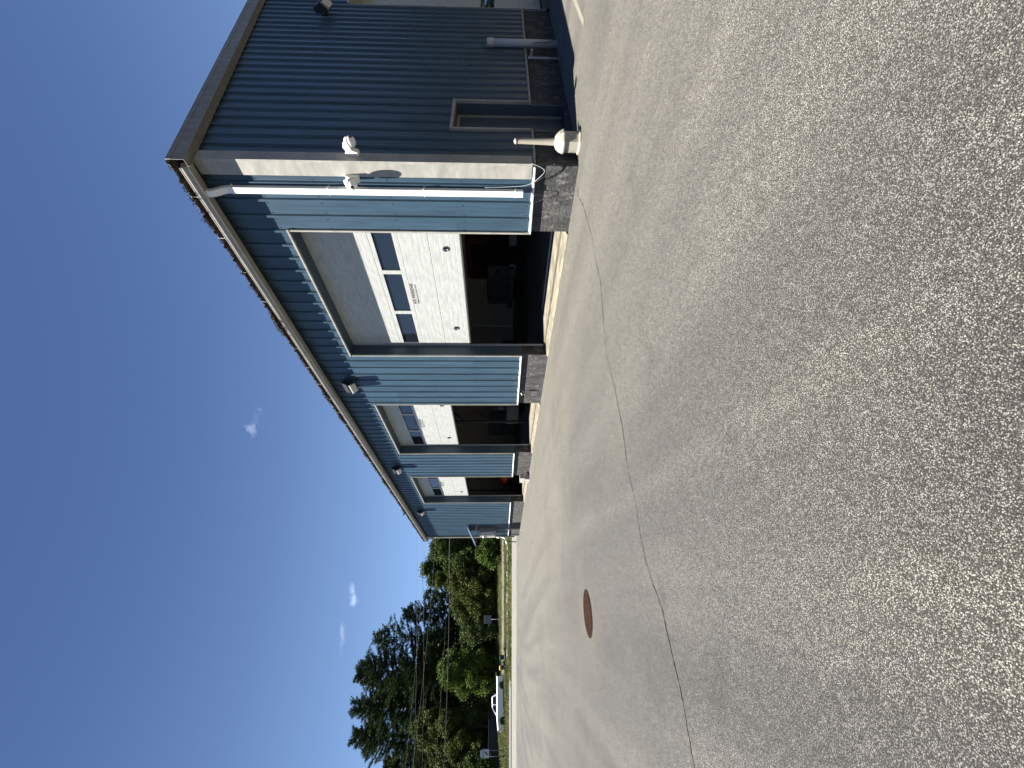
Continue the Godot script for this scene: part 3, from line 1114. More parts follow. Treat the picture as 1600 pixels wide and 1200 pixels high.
func make_roof():
	# ribbed roof sheets from eave to ridge; their wavy ends show over the gutter
	var run := WID / 2 + 0.28
	var slope := atan(PITCH)
	var length := run / cos(slope)
	var flat := func(_x): return length
	for side in [0, 1]:
		var x := -LEN - 0.12
		while x < 0.13:
			var xe := minf(x + PIT * 3, 0.13)
			var st := mb()
			panel_strip(st, x, xe, 0.0, flat, -0.2, rng.randf() * 5)
			# local y runs up the slope, local z is the sheet's upper face
			var t: Transform3D
			if side == 0:
				var up := Vector3(cos(slope), sin(slope), 0)
				var nn := Vector3(-sin(slope), cos(slope), 0)
				t = Transform3D(Basis(Vector3(0, 0, 1), up, nn), Vector3(-0.28, roof_y(-0.28) + 0.008, 0))
				# x axis must make a right-handed basis with up and normal
				t.basis = Basis(up.cross(nn), up, nn)
			else:
				var up2 := Vector3(-cos(slope), sin(slope), 0)
				var nn2 := Vector3(sin(slope), cos(slope), 0)
				t = Transform3D(Basis(up2.cross(nn2), up2, nn2), Vector3(WID + 0.28, roof_y(-0.28) + 0.008, -LEN))
			obj("roof_panel", st, M.roof_metal, B, t)
			x = xe
	# insulated deck under the sheets
	var st := mb()
	extrude(st, PackedVector2Array([Vector2(-0.10, 6.115), Vector2(0.0, 6.125), Vector2(WID / 2, roof_y(WID / 2) - 0.16), Vector2(WID, 6.125), Vector2(WID + 0.10, 6.115), Vector2(WID + 0.10, 6.15), Vector2(WID / 2, roof_y(WID / 2) - 0.05), Vector2(-0.10, 6.15)]), -LEN + 0.03, -0.03)
	obj("roof_deck", st, M.dark_steel, B)
	# rake trim along the near gable: hollow C of sheet steel
	for g in [[0.0, 1.0], [-LEN, -1.0]]:
		for side in [0, 1]:
			var up := Vector3(cos(slope), sin(slope), 0) if side == 0 else Vector3(-cos(slope), sin(slope), 0)
			var o := Vector3(-0.26, roof_y(-0.26) + 0.035, g[0]) if side == 0 else Vector3(WID + 0.26, roof_y(-0.26) + 0.035, g[0])
			st = mb()
			var L: float = (WID / 2 + 0.26) / cos(slope)
			var z: float = g[1]
			for pl in [[Vector2(0.135, -0.265), Vector2(0.14, 0.0)], [Vector2(-0.02, -0.010), Vector2(0.135, 0.0)], [Vector2(0.0, -0.265), Vector2(0.135, -0.259)], [Vector2(0.036, -0.305), Vector2(0.041, -0.265)], [Vector2(0.14, -0.072), Vector2(0.147, 0.004)]]:
				var a: Vector2 = pl[0]
				var b: Vector2 = pl[1]
				var c := []
				for q in [Vector2(a.x, a.y), Vector2(b.x, a.y), Vector2(b.x, b.y), Vector2(a.x, b.y)]:
					c.append(o + Vector3(0, q.y, q.x * z))
				var e := up * L
				faced(st, [c[0], c[1], c[1] + e, c[0] + e], Vector3.DOWN)
				faced(st, [c[3], c[2], c[2] + e, c[3] + e], Vector3.UP)
				faced(st, [c[1], c[2], c[2] + e, c[1] + e], Vector3(0, 0, z))
				faced(st, [c[0], c[3], c[3] + e, c[0] + e], Vector3(0, 0, -z))
				faced(st, [c[0], c[1], c[2], c[3]], -up)
			obj("rake_trim", st, M.rake_paint, B)

func make_gutter():
	# box gutter along the sunny eave, open at the top
	var st := mb()
	var t := 0.004
	var z0 := -LEN - 0.05
	var z1 := 0.02
	box(st, Vector3(-0.262, 5.955, z0), Vector3(-0.140, 5.955 + t, z1))
	box(st, Vector3(-0.140, 5.955, z0), Vector3(-0.136, 6.10, z1))
	# ogee front in three facets
	var f := [Vector2(-0.262, 5.955), Vector2(-0.268, 5.985), Vector2(-0.288, 6.03), Vector2(-0.288, 6.072)]
	for i in 3:
		Q4(st, Vector3(f[i].x, f[i].y, z0), Vector3(f[i].x, f[i].y, z1), Vector3(f[i + 1].x, f[i + 1].y, z1), Vector3(f[i + 1].x, f[i + 1].y, z0))
	box(st, Vector3(-0.292, 6.066, z0), Vector3(-0.272, 6.078, z1))
	var g := obj("gutter", st, M.gutter_paint, B)
	for z in [z0, z1]:
		st = mb()
		extrude(st, PackedVector2Array([f[0], f[1], f[2], f[3], Vector2(-0.140, 6.07), Vector2(-0.140, 5.955)]), z - 0.003, z + 0.003)
		obj("end_cap", st, M.gutter_paint, g)
	# straps from the roof edge to the gutter lip
	var k := 0
	var z := -0.45
	while z > -LEN:
		st = mb()
		tube(st, [Vector3(-0.288, 6.078, z), Vector3(-0.283, 6.14, z), Vector3(-0.276, 6.215, z)], [0.006, 0.006, 0.006], 5)
		obj("strap", st, M.pale_trim, g)
		z -= 0.78
		k += 1
	# fascia behind the gutter
	st = mb()
	box(st, Vector3(-0.135, 5.97, -LEN), Vector3(-0.10, 6.14, -0.005))
	obj("eave_fascia", st, M.rake_paint, B)
	st = mb()
	box(st, Vector3(-0.10, 6.085, -LEN + 0.1), Vector3(-0.036, 6.112, -0.1))
	obj("soffit", st, M.rake_paint, B)
	# downspout at the near corner: gutter outlet, two bends, straight leg
	downspout(-0.43, true)
	downspout(-LEN + 0.25, false)
	# dead needles and leaves caught along the edge of the roof
	var lm := mb()
	var r := RandomNumberGenerator.new()
	r.seed = 77
	for i in 14:
		var a := Vector3(r.randf_range(-0.05, 0.05), r.randf_range(-0.012, 0.03), r.randf_range(-0.06, 0.06))
		var b := a + Vector3(r.randf_range(-0.05, 0.05), r.randf_range(-0.03, 0.02), r.randf_range(-0.05, 0.05))
		var c := a + Vector3(r.randf_range(-0.04, 0.04), r.randf_range(-0.01, 0.03), r.randf_range(-0.04, 0.04))
		lm.set_color(Color(1, 1, 1))
		T3(lm, a, b, c)
	lm.generate_normals()
	var mm := MultiMesh.new()
	mm.transform_format = MultiMesh.TRANSFORM_3D
	mm.use_colors = true
	mm.mesh = lm.commit()
	mm.instance_count = 2200
	for i in 2200:
		var zz := r.randf_range(-LEN, 0.1)
		var thick := 0.6 + 0.5 * sin(zz * 3.1) * sin(zz * 1.3)
		var s := r.randf_range(0.4, 0.95) * maxf(0.45, thick)
		mm.set_instance_transform(i, Transform3D(Basis.from_euler(Vector3(r.randf() * 0.5, r.randf() * TAU, r.randf() * 0.5)).scaled(Vector3.ONE * s), Vector3(-0.278 + r.randf_range(-0.012, 0.07), 6.185 + r.randf_range(-0.035, 0.022), zz)))
		var v := r.randf_range(0.6, 1.6)
		mm.set_instance_color(i, Color(v, v * r.randf_range(0.8, 1.0), v * r.randf_range(0.6, 0.9)))
	var o := MultiMeshInstance3D.new()
	o.multimesh = mm
	o.material_override = M.litter
	o.name = "leaf_litter"
	add_child(o)
	tag(o, "brown dead needles and leaves caught along the roof edge above the gutter", "leaf litter", "", "stuff")

func downspout(z: float, near: bool):
	var st := mb()
	var w := 0.052
	var d := 0.036
	var path := [Vector2(-0.20, 5.965), Vector2(-0.20, 5.90), Vector2(-0.175, 5.83), Vector2(-0.105, 5.73), Vector2(-0.085, 5.66), Vector2(-0.085, 0.875 if near else 0.3)]
	var rings := []
	for i in path.size():
		var dir: Vector2 = (path[mini(i + 1, path.size() - 1)] - path[maxi(i - 1, 0)]).normalized()
		var n := Vector2(-dir.y, dir.x)
		rings.append([Vector3(path[i].x + n.x * d, path[i].y + n.y * d, z - w), Vector3(path[i].x + n.x * d, path[i].y + n.y * d, z + w), Vector3(path[i].x - n.x * d, path[i].y - n.y * d, z + w), Vector3(path[i].x - n.x * d, path[i].y - n.y * d, z - w)])
	for i in path.size() - 1:
		for k in 4:
			var l := (k + 1) % 4
			var c: Vector3 = (rings[i][0] + rings[i][2] + rings[i + 1][0] + rings[i + 1][2]) / 4
			var q: Vector3 = (rings[i][k] + rings[i][l]) / 2
			faced(st, [rings[i][k], rings[i][l], rings[i + 1][l], rings[i + 1][k]], (q + (rings[i + 1][k] + rings[i + 1][l]) / 2) / 2 - c)
	var o := obj("downspout", st, M.white_paint if near else M.pale_trim, B)
	for y in ([5.60, 4.05, 2.5, 1.0] if near else [5.4, 3.0]):
		st = mb()
		rbox(st, Vector3(-0.1225, y - 0.008, z - 0.066), Vector3(-0.034, y + 0.008, z + 0.066), 0.002)
		obj("strap", st, M.white_paint, o)

# ------------------------------------------------------------------ things on the walls
func wall_lamp(at: Transform3D, label: String):
	# floodlight: plate, knuckle, dark tapered housing, pale lens sloping down and outwards. Local z is outwards.
	var t := thing("wall_light", label, "light", at, "floodlights high on the garage walls")
	var st := mb()
	rbox(st, Vector3(-0.07, -0.07, 0.034), Vector3(0.07, 0.07, 0.07), 0.012)
	obj("wall_plate", st, M.black_plastic, t)
	st = mb(true)
	tube(st, [Vector3(0, 0, 0.06), Vector3(0, -0.01, 0.13), Vector3(0, 0.03, 0.18)], [0.026, 0.026, 0.03], 10)
	obj("knuckle", st, M.dark_steel, t)
	# housing: side profile in (out, up)
	st = mb()
	var p := PackedVector2Array([Vector2(0.14, 0.10), Vector2(0.20, 0.19), Vector2(0.30, 0.17), Vector2(0.40, 0.02), Vector2(0.385, -0.02), Vector2(0.22, -0.13), Vector2(0.17, -0.11)])
	extrude(st, p, -0.17, 0.17)
	obj("housing", st, M.black_plastic, t, Transform3D(Basis(Vector3(0, 0, 1), Vector3(0, 1, 0), Vector3(-1, 0, 0)), Vector3.ZERO))
	# lens on the sloping front
	st = mb()
	var a := Vector3(0, 0.01, 0.402)
	var b := Vector3(0, -0.135, 0.215)
	var n := (b - a).cross(Vector3.RIGHT).normalized()
	if n.z < 0:
		n = -n
	for k in 1:
		var q := [a + Vector3(-0.155, 0, 0), a + Vector3(0.155, 0, 0), b + Vector3(0.13, 0, 0), b + Vector3(-0.13, 0, 0)]
		var h := [q[0] + n * 0.05 + (b - a) * 0.12, q[1] + n * 0.05 + (b - a) * 0.12, q[2] + n * 0.05 - (b - a) * 0.12, q[3] + n * 0.05 - (b - a) * 0.12]
		faced(st, [h[0], h[1], h[2], h[3]], n)
		for i in 4:
			var j := (i + 1) % 4
			var mid: Vector3 = (q[i] + q[j]) / 2 - (a + b) / 2
			faced(st, [q[i], q[j], h[j], h[i]], mid + n * 0.02)
	obj("lens", st, M.lamp_lens, t)
	# visor above the lens
	st = mb()
	box(st, Vector3(-0.18, 0.012, 0.30), Vector3(0.18, 0.024, 0.47))
	obj("visor", st, M.black_plastic, t, Transform3D(Basis(Vector3.RIGHT, 0.25), Vector3(0, 0.12, -0.03)))

func dome_camera(at: Transform3D, label: String):
	# bracket on the corner trim, arm, round cap with grey band and dome; local z is outwards
	var t := thing("security_camera", label, "camera", at, "security cameras at the near corner")
	var st := mb()
	extrude(st, PackedVector2Array([Vector2(0.0, 0.10), Vector2(0.05, 0.09), Vector2(0.10, 0.02), Vector2(0.05, -0.10), Vector2(0.0, -0.11)]), -0.055, 0.055)
	obj("bracket", st, M.camera_plastic, t, Transform3D(Basis(Vector3(0, 0, 1), Vector3(0, 1, 0), Vector3(-1, 0, 0)), Vector3(0, 0, 0.0)))
	st = mb(true)
	tube(st, [Vector3(0, 0.02, 0.05), Vector3(0, 0.06, 0.085), Vector3(0, 0.085, 0.12), Vector3(0, 0.075, 0.15), Vector3(0, 0.03, 0.165)], [0.040, 0.038, 0.036, 0.036, 0.036], 12)
	obj("arm", st, M.camera_plastic, t)
	var tilt := Transform3D(Basis(Vector3.RIGHT, -0.35), Vector3(0, 0.05, 0.165))
	st = mb(true)
	lathe(st, [Vector2(0, 0.015), Vector2(0.045, 0.01), Vector2(0.075, -0.015), Vector2(0.085, -0.04), Vector2(0.085, -0.055)], 24)
	obj("cap", st, M.camera_plastic, t, tilt)
	st = mb(true)
	lathe(st, [Vector2(0.08, -0.055), Vector2(0.074, -0.06), Vector2(0.074, -0.072), Vector2(0.08, -0.076)], 24)
	obj("band", st, M.camera_grey, t, tilt)
	st = mb(true)
	lathe(st, [Vector2(0.082, -0.074), Vector2(0.082, -0.095), Vector2(0.07, -0.125), Vector2(0.045, -0.147), Vector2(0, -0.157)], 24)
	obj("dome", st, M.camera_plastic, t, tilt)
	st = mb(true)
	lathe(st, [Vector2(0, 0.0), Vector2(0.03, 0.0), Vector2(0.026, 0.012), Vector2(0, 0.016)], 16)
	obj("lens", st, M.dark_glass, t, tilt * Transform3D(Basis(Vector3.RIGHT, 2.2), Vector3(0, -0.118, 0.056)))

func make_wall_things():
	for a in [[-6.22, "floodlight on the sunny blue wall between the first and second doors"], [-12.48, "floodlight on the sunny blue wall between the second and third doors"], [-18.52, "farthest floodlight on the sunny blue wall, beyond the third door"]]:
		wall_lamp(WALL_L * Transform3D(Basis.from_scale(Vector3(1.3, 1.05, 0.62)), Vector3(a[0], 5.42, 0.012)), a[1])
	wall_lamp(Transform3D(Basis.from_scale(Vector3(1.3, 1.05, 0.75)), Vector3(6.4, 5.42, 0.008)), "floodlight high on the shaded gable wall")
	dome_camera(Transform3D(Basis.IDENTITY, Vector3(0.155, 3.58, 0.037)), "white dome camera on the shaded side of the corner trim")
	dome_camera(WALL_L * Transform3D(Basis.IDENTITY, Vector3(-0.235, 3.62, 0.034)), "white dome camera on the sunny side of the corner trim")
	# loose cables at the foot of the corner
	var st := mb(true)
	cable(st, [Vector3(-0.055, 1.5, -0.36), Vector3(-0.06, 1.05, -0.33), Vector3(-0.07, 0.78, -0.28), Vector3(-0.10, 0.60, -0.12), Vector3(-0.08, 0.55, -0.04), Vector3(-0.06, 0.66, 0.02), Vector3(-0.045, 0.76, 0.045)], 0.0035)
	tag(obj("cable", st, M.cable_pale), "thin pale cable looping over the corner of the concrete base", "cable")
	st = mb(true)
	cable(st, [Vector3(-0.07, 0.74, -0.27), Vector3(-0.09, 0.58, -0.16), Vector3(-0.05, 0.42, -0.03), Vector3(0.0, 0.38, 0.02), Vector3(0.03, 0.40, 0.0)], 0.006)
	tag(obj("cable", st, M.cable_dark), "black cable bending round the concrete base below the camera", "cable")
	st = mb(true)
	cable(st, [Vector3(-0.06, 0.74, -0.46), Vector3(-0.07, 0.56, -0.47), Vector3(-0.07, 0.52, -0.52), Vector3(-0.06, 0.60, -0.58), Vector3(-0.06, 0.74, -0.60)], 0.005)
	tag(obj("cable", st, M.cable_dark), "small black cable loop hanging below the downspout", "cable")
	# yard tap on the stem wall between doors one and two
	var t := thing("water_tap", "brass coloured yard tap on the concrete base between the doors", "tap", WALL_L * Transform3D(Basis.IDENTITY, Vector3(-6.72, 0.56, -0.02)))
	st = mb(true)
	tube(st, [Vector3(0, 0, 0), Vector3(0, 0, 0.09), Vector3(0, -0.02, 0.12), Vector3(0, -0.07, 0.13)], [0.016, 0.016, 0.02, 0.014], 10)
	obj("spout", st, M.beige_plastic, t)
	st = mb(true)
	lathe(st, [Vector2(0, 0.0), Vector2(0.04, 0.0), Vector2(0.045, 0.008), Vector2(0.04, 0.016), Vector2(0, 0.016)], 12)
	obj("hand_wheel", st, M.beige_plastic, t, Transform3D(Basis(Vector3.RIGHT, 0.5), Vector3(0, 0.05, 0.11)))
	# drain slot post beside it: dark strap of iron on the stem wall
	# meter cabinet under a little awning at the far end
	t = thing("meter_cabinet", "grey electric meter cabinet under a small awning at the far corner", "meter box", WALL_L * Transform3D(Basis.IDENTITY, Vector3(-22.6, 0, 0)))
	st = mb()
	rbox(st, Vector3(-0.95, 1.50, 0.04), Vector3(0.55, 2.50, 0.30), 0.015)
	obj("cabinet", st, M.cabinet_grey, t)
	for q in [[-0.88, 1.55, -0.40, 2.05], [-0.35, 1.62, 0.05, 2.42], [0.10, 1.62, 0.48, 2.42]]:
		st = mb()
		rbox(st, Vector3(q[0], q[1], 0.302), Vector3(q[2], q[3], 0.335), 0.006)
		obj("cover", st, M.pale_trim if q[0] < -0.8 else M.galvanised, t)
	st = mb(true)
	lathe(st, [Vector2(0.09, 0.0), Vector2(0.09, 0.05), Vector2(0.08, 0.10), Vector2(0, 0.11)], 18)
	obj("meter_dial", st, M.lamp_lens, t, Transform3D(Basis(Vector3.RIGHT, PI / 2), Vector3(-0.64, 2.25, 0.30)))
	st = mb(true)
	tube(st, [Vector3(0.2, 0.2, 0.10), Vector3(0.2, 1.5, 0.10)], [0.03, 0.03], 10)
	obj("conduit", st, M.galvanised, t)
	t = thing("awning", "small blue steel awning over the meter cabinet at the far corner", "awning", WALL_L * Transform3D(Basis.IDENTITY, Vector3(-22.3, 0, 0)))
	st = mb()
	extrude(st, PackedVector2Array([Vector2(0.034, 3.22), Vector2(0.95, 2.74), Vector2(0.95, 2.70), Vector2(0.034, 3.17)]), -0.75, 0.75)
	obj("roof_sheet", st, M.blue_metal, t, Transform3D(Basis(Vector3(0, 0, 1), Vector3(0, 1, 0), Vector3(-1, 0, 0)), Vector3.ZERO))
	for s in [-0.7, 0.7]:
		st = mb()
		tube(st, [Vector3(s, 2.62, 0.034), Vector3(s, 2.76, 0.88)], [0.02, 0.02], 6)
		obj("brace", st, M.galvanised, t)
	# cable gear and white covers on the very corner
	t = thing("service_entrance", "white conduit elbow with dark cables at the far foot of the wall", "conduit", WALL_L * Transform3D(Basis.IDENTITY, Vector3(-24.3, 0, 0)))
	st = mb(true)
	tube(st, [Vector3(0, 1.45, 0.12), Vector3(0, 1.0, 0.14), Vector3(-0.03, 0.85, 0.3), Vector3(-0.05, 0.8, 0.55)], [0.05, 0.05, 0.05, 0.05], 10)
	obj("elbow", st, M.white_paint, t)
	st = mb(true)
	tube(st, [Vector3(0.2, 1.5, 0.10), Vector3(0.15, 1.1, 0.25), Vector3(0.05, 0.7, 0.4), Vector3(0, 0.2, 0.42)], [0.03, 0.03, 0.03, 0.03], 8)
	obj("cable_bundle", st, M.cable_dark, t)
	# mast on the roof for the service drop
	t = thing("service_mast", "thin wire mast with crossarm standing on the far end of the roof", "mast", Transform3D(Basis.IDENTITY, Vector3(1.6, roof_y(1.6) - 0.02, -23.6)))
	st = mb(true)
	tube(st, [Vector3(0, 0, 0), Vector3(0, 1.35, 0)], [0.03, 0.025], 8)
	obj("pole", st, M.dark_steel, t)
	st = mb(true)
	tube(st, [Vector3(-0.45, 1.0, 0.0), Vector3(0.45, 1.0, 0.0)], [0.022, 0.022], 6)
	obj("crossarm", st, M.dark_steel, t)
	for s in [-0.42, 0.42]:
		st = mb(true)
		lathe(st, [Vector2(0.02, 0), Vector2(0.045, 0.03), Vector2(0.045, 0.08), Vector2(0, 0.1)], 10)
		obj("insulator", st, M.cable_dark, t, Transform3D(Basis.IDENTITY, Vector3(s, 1.0, 0)))

func cable(st: SurfaceTool, p: Array, rad: float):
	var c := Curve3D.new()
	c.bake_interval = 0.04
	for i in p.size():
		var tan_: Vector3 = (p[mini(i + 1, p.size() - 1)] - p[maxi(i - 1, 0)]) / 6.0
		c.add_point(p[i], -tan_, tan_)
	var pts := Array(c.get_baked_points())
	var rr := []
	for i in pts.size():
		rr.append(rad)
	tube(st, pts, rr, 6)

# ------------------------------------------------------------------ things on the lot
func make_lot_things():
	# smokers' post: six-sided weighted base, bell lid, slim fluted pole
	var t := thing("ashtray_post", "beige plastic smokers post with bell base by the building corner", "ashtray", Transform3D(Basis.IDENTITY, Vector3(0.27, 0.0, 0.225)))
	var st := mb()
	lathe(st, [Vector2(0, 0.002), Vector2(0.178, 0.002), Vector2(0.178, 0.022), Vector2(0.158, 0.038), Vector2(0, 0.038)], 8, 0.3)
	obj("foot", st, M.beige_plastic, t)
	st = mb()
	lathe(st, [Vector2(0, 0.036), Vector2(0.148, 0.036), Vector2(0.150, 0.27), Vector2(0, 0.27)], 8, 0.3)
	obj("bucket", st, M.beige_plastic, t)
	st = mb()
	lathe(st, [Vector2(0, 0.255), Vector2(0.178, 0.255), Vector2(0.178, 0.275), Vector2(0.150, 0.325), Vector2(0.105, 0.375), Vector2(0.055, 0.40), Vector2(0, 0.402)], 8, 0.3)
	obj("lid", st, M.beige_plastic, t)
	st = mb()
	var prof := [Vector2(0.054, 0.395), Vector2(0.047, 0.55), Vector2(0.036, 0.99)]
	lathe(st, prof, 14)
	obj("pole", st, M.beige_plastic, t)
	st = mb(true)
	lathe(st, [Vector2(0.034, 0.985), Vector2(0.042, 0.992), Vector2(0.042, 1.012), Vector2(0.03, 1.032), Vector2(0, 1.042)], 16)
	obj("cap", st, M.beige_plastic, t)
	# drain pipes standing against the shaded gable
	t = thing("vent_pipe", "thick grey plastic pipe with cap standing against the shaded wall", "pipe", Transform3D(Basis.IDENTITY, Vector3(4.62, 0, 0.13)))
	st = mb(true)
	tube(st, [Vector3(0, 0.0, 0), Vector3(0, 1.42, 0)], [0.074, 0.074], 20)
	obj("pipe", st, M.pvc_grey, t)
	st = mb(true)
	lathe(st, [Vector2(0.074, 1.40), Vector2(0.084, 1.405), Vector2(0.084, 1.53), Vector2(0.076, 1.545), Vector2(0, 1.55)], 20)
	obj("cap", st, M.pvc_grey, t)
	st = mb(true)
	cable(st, [Vector3(-0.075, 0.56, 0.03), Vector3(-0.09, 0.45, 0.05), Vector3(-0.09, 0.25, 0.05), Vector3(-0.06, 0.12, 0.07)], 0.007)
	obj("cord", st, M.cable_dark, t)
	t = thing("drain_pipe", "thin grey plastic pipe beside the thick capped pipe", "pipe", Transform3D(Basis.IDENTITY, Vector3(4.08, 0, 0.05)))
	st = mb(true)
	tube(st, [Vector3(0, 0.0, 0), Vector3(0, 0.655, 0)], [0.021, 0.021], 12)
	obj("pipe", st, M.pvc_grey, t)
	st = mb(true)
	lathe(st, [Vector2(0.021, 0.62), Vector2(0.026, 0.625), Vector2(0.026, 0.66), Vector2(0, 0.662)], 12)
	obj("coupling", st, M.pvc_grey, t)
	t = thing("wall_bell", "small grey bell shaped fitting on the concrete base between the two pipes", "fitting", Transform3D(Basis.IDENTITY, Vector3(4.33, 0.58, -0.02)))
	st = mb(true)
	lathe(st, [Vector2(0, 0.0), Vector2(0.05, 0.0), Vector2(0.05, 0.03), Vector2(0.03, 0.08), Vector2(0.022, 0.11), Vector2(0, 0.115)], 14)
	obj("bell", st, M.camera_grey, t, Transform3D(Basis(Vector3.RIGHT, PI / 2), Vector3.ZERO))
	st = mb(true)
	lathe(st, [Vector2(0, 0.0), Vector2(0.028, 0.0), Vector2(0.028, 0.03), Vector2(0, 0.032)], 12)
	obj("nut", st, M.pvc_grey, t, Transform3D(Basis(Vector3.RIGHT, PI / 2), Vector3(0, 0, 0.11)))
	# manhole
	t = thing("manhole_cover", "round rusty brown manhole cover set in the asphalt", "manhole", Transform3D(Basis.from_scale(Vector3(0.885, 1, 0.885)), Vector3(-6.0, 0.0, -3.10)))
	st = mb()
	lathe(st, [Vector2(0.302, 0.001), Vector2(0.345, 0.001), Vector2(0.345, 0.006), Vector2(0.302, 0.006)], 48)
	obj("frame", st, M.rust_dark, t)
	st = mb()
	lathe(st, [Vector2(0.297, 0.001), Vector2(0.297, 0.008), Vector2(0.270, 0.008), Vector2(0.266, 0.005), Vector2(0.255, 0.005), Vector2(0.251, 0.008), Vector2(0, 0.008)], 48)
	obj("lid", st, M.rust, t)
	# faded paint lines
	for q in [[Vector2(-1.345, -0.92), Vector2(-1.37, -3.7), 0.012, "faint thin pale line on the asphalt before the first door"], [Vector2(1.44, 1.30), Vector2(1.30, 2.6), 0.014, "thin white stroke of a parking line near the gable"], [Vector2(1.40, 1.37), Vector2(5.6, 1.22), 0.045, "worn yellowish parking line along the shaded gable"]]:
		st = mb()
		var a := Vector3(q[0].x, 0.004, q[0].y)
		var b := Vector3(q[1].x, 0.004, q[1].y)
		var n: Vector3 = (b - a).normalized().cross(Vector3.UP) * q[2]
		faced(st, [a - n, b - n, b + n, a + n], Vector3.UP)
		structure(obj("painted_line", st, M.line_paint), q[3])
	# two hollow concrete blocks stacked at the third doorway
	for k in 2:
		t = thing("concrete_block", ["lower of two hollow grey blocks stacked beside the third doorway", "upper of two hollow grey blocks stacked beside the third doorway"][k], "block", WALL_L * turned(Vector3(-13.42 + k * 0.04, 0.205 * k, 0.20), 0.12 * k), "blocks beside the third doorway")
		st = mb()
		for q in [[-0.2, 0.2, -0.1, -0.065], [-0.2, 0.2, 0.065, 0.1], [-0.2, -0.165, -0.064, 0.064], [0.165, 0.2, -0.064, 0.064], [-0.017, 0.017, -0.064, 0.064]]:
			box(st, Vector3(q[0], 0.002, q[2]), Vector3(q[1], 0.2, q[3]))
		obj("block", st, M.stone, t)
	# pipe bollard by the far meter cabinet
	t = thing("pipe_guard", "grey steel guard pipe standing by the far meter cabinet", "post", WALL_L * Transform3D(Basis.IDENTITY, Vector3(-21.75, 0, 0.25)))
	st = mb(true)
	tube(st, [Vector3(0, 0, 0), Vector3(0, 0.85, 0), Vector3(0.03, 0.93, 0)], [0.04, 0.04, 0.035], 12)
	obj("post", st, M.galvanised, t)
	st = mb(true)
	lathe(st, [Vector2(0.04, 0), Vector2(0.06, 0.004), Vector2(0.06, 0.02), Vector2(0.04, 0.025)], 12)
	obj("base_collar", st, M.galvanised, t)

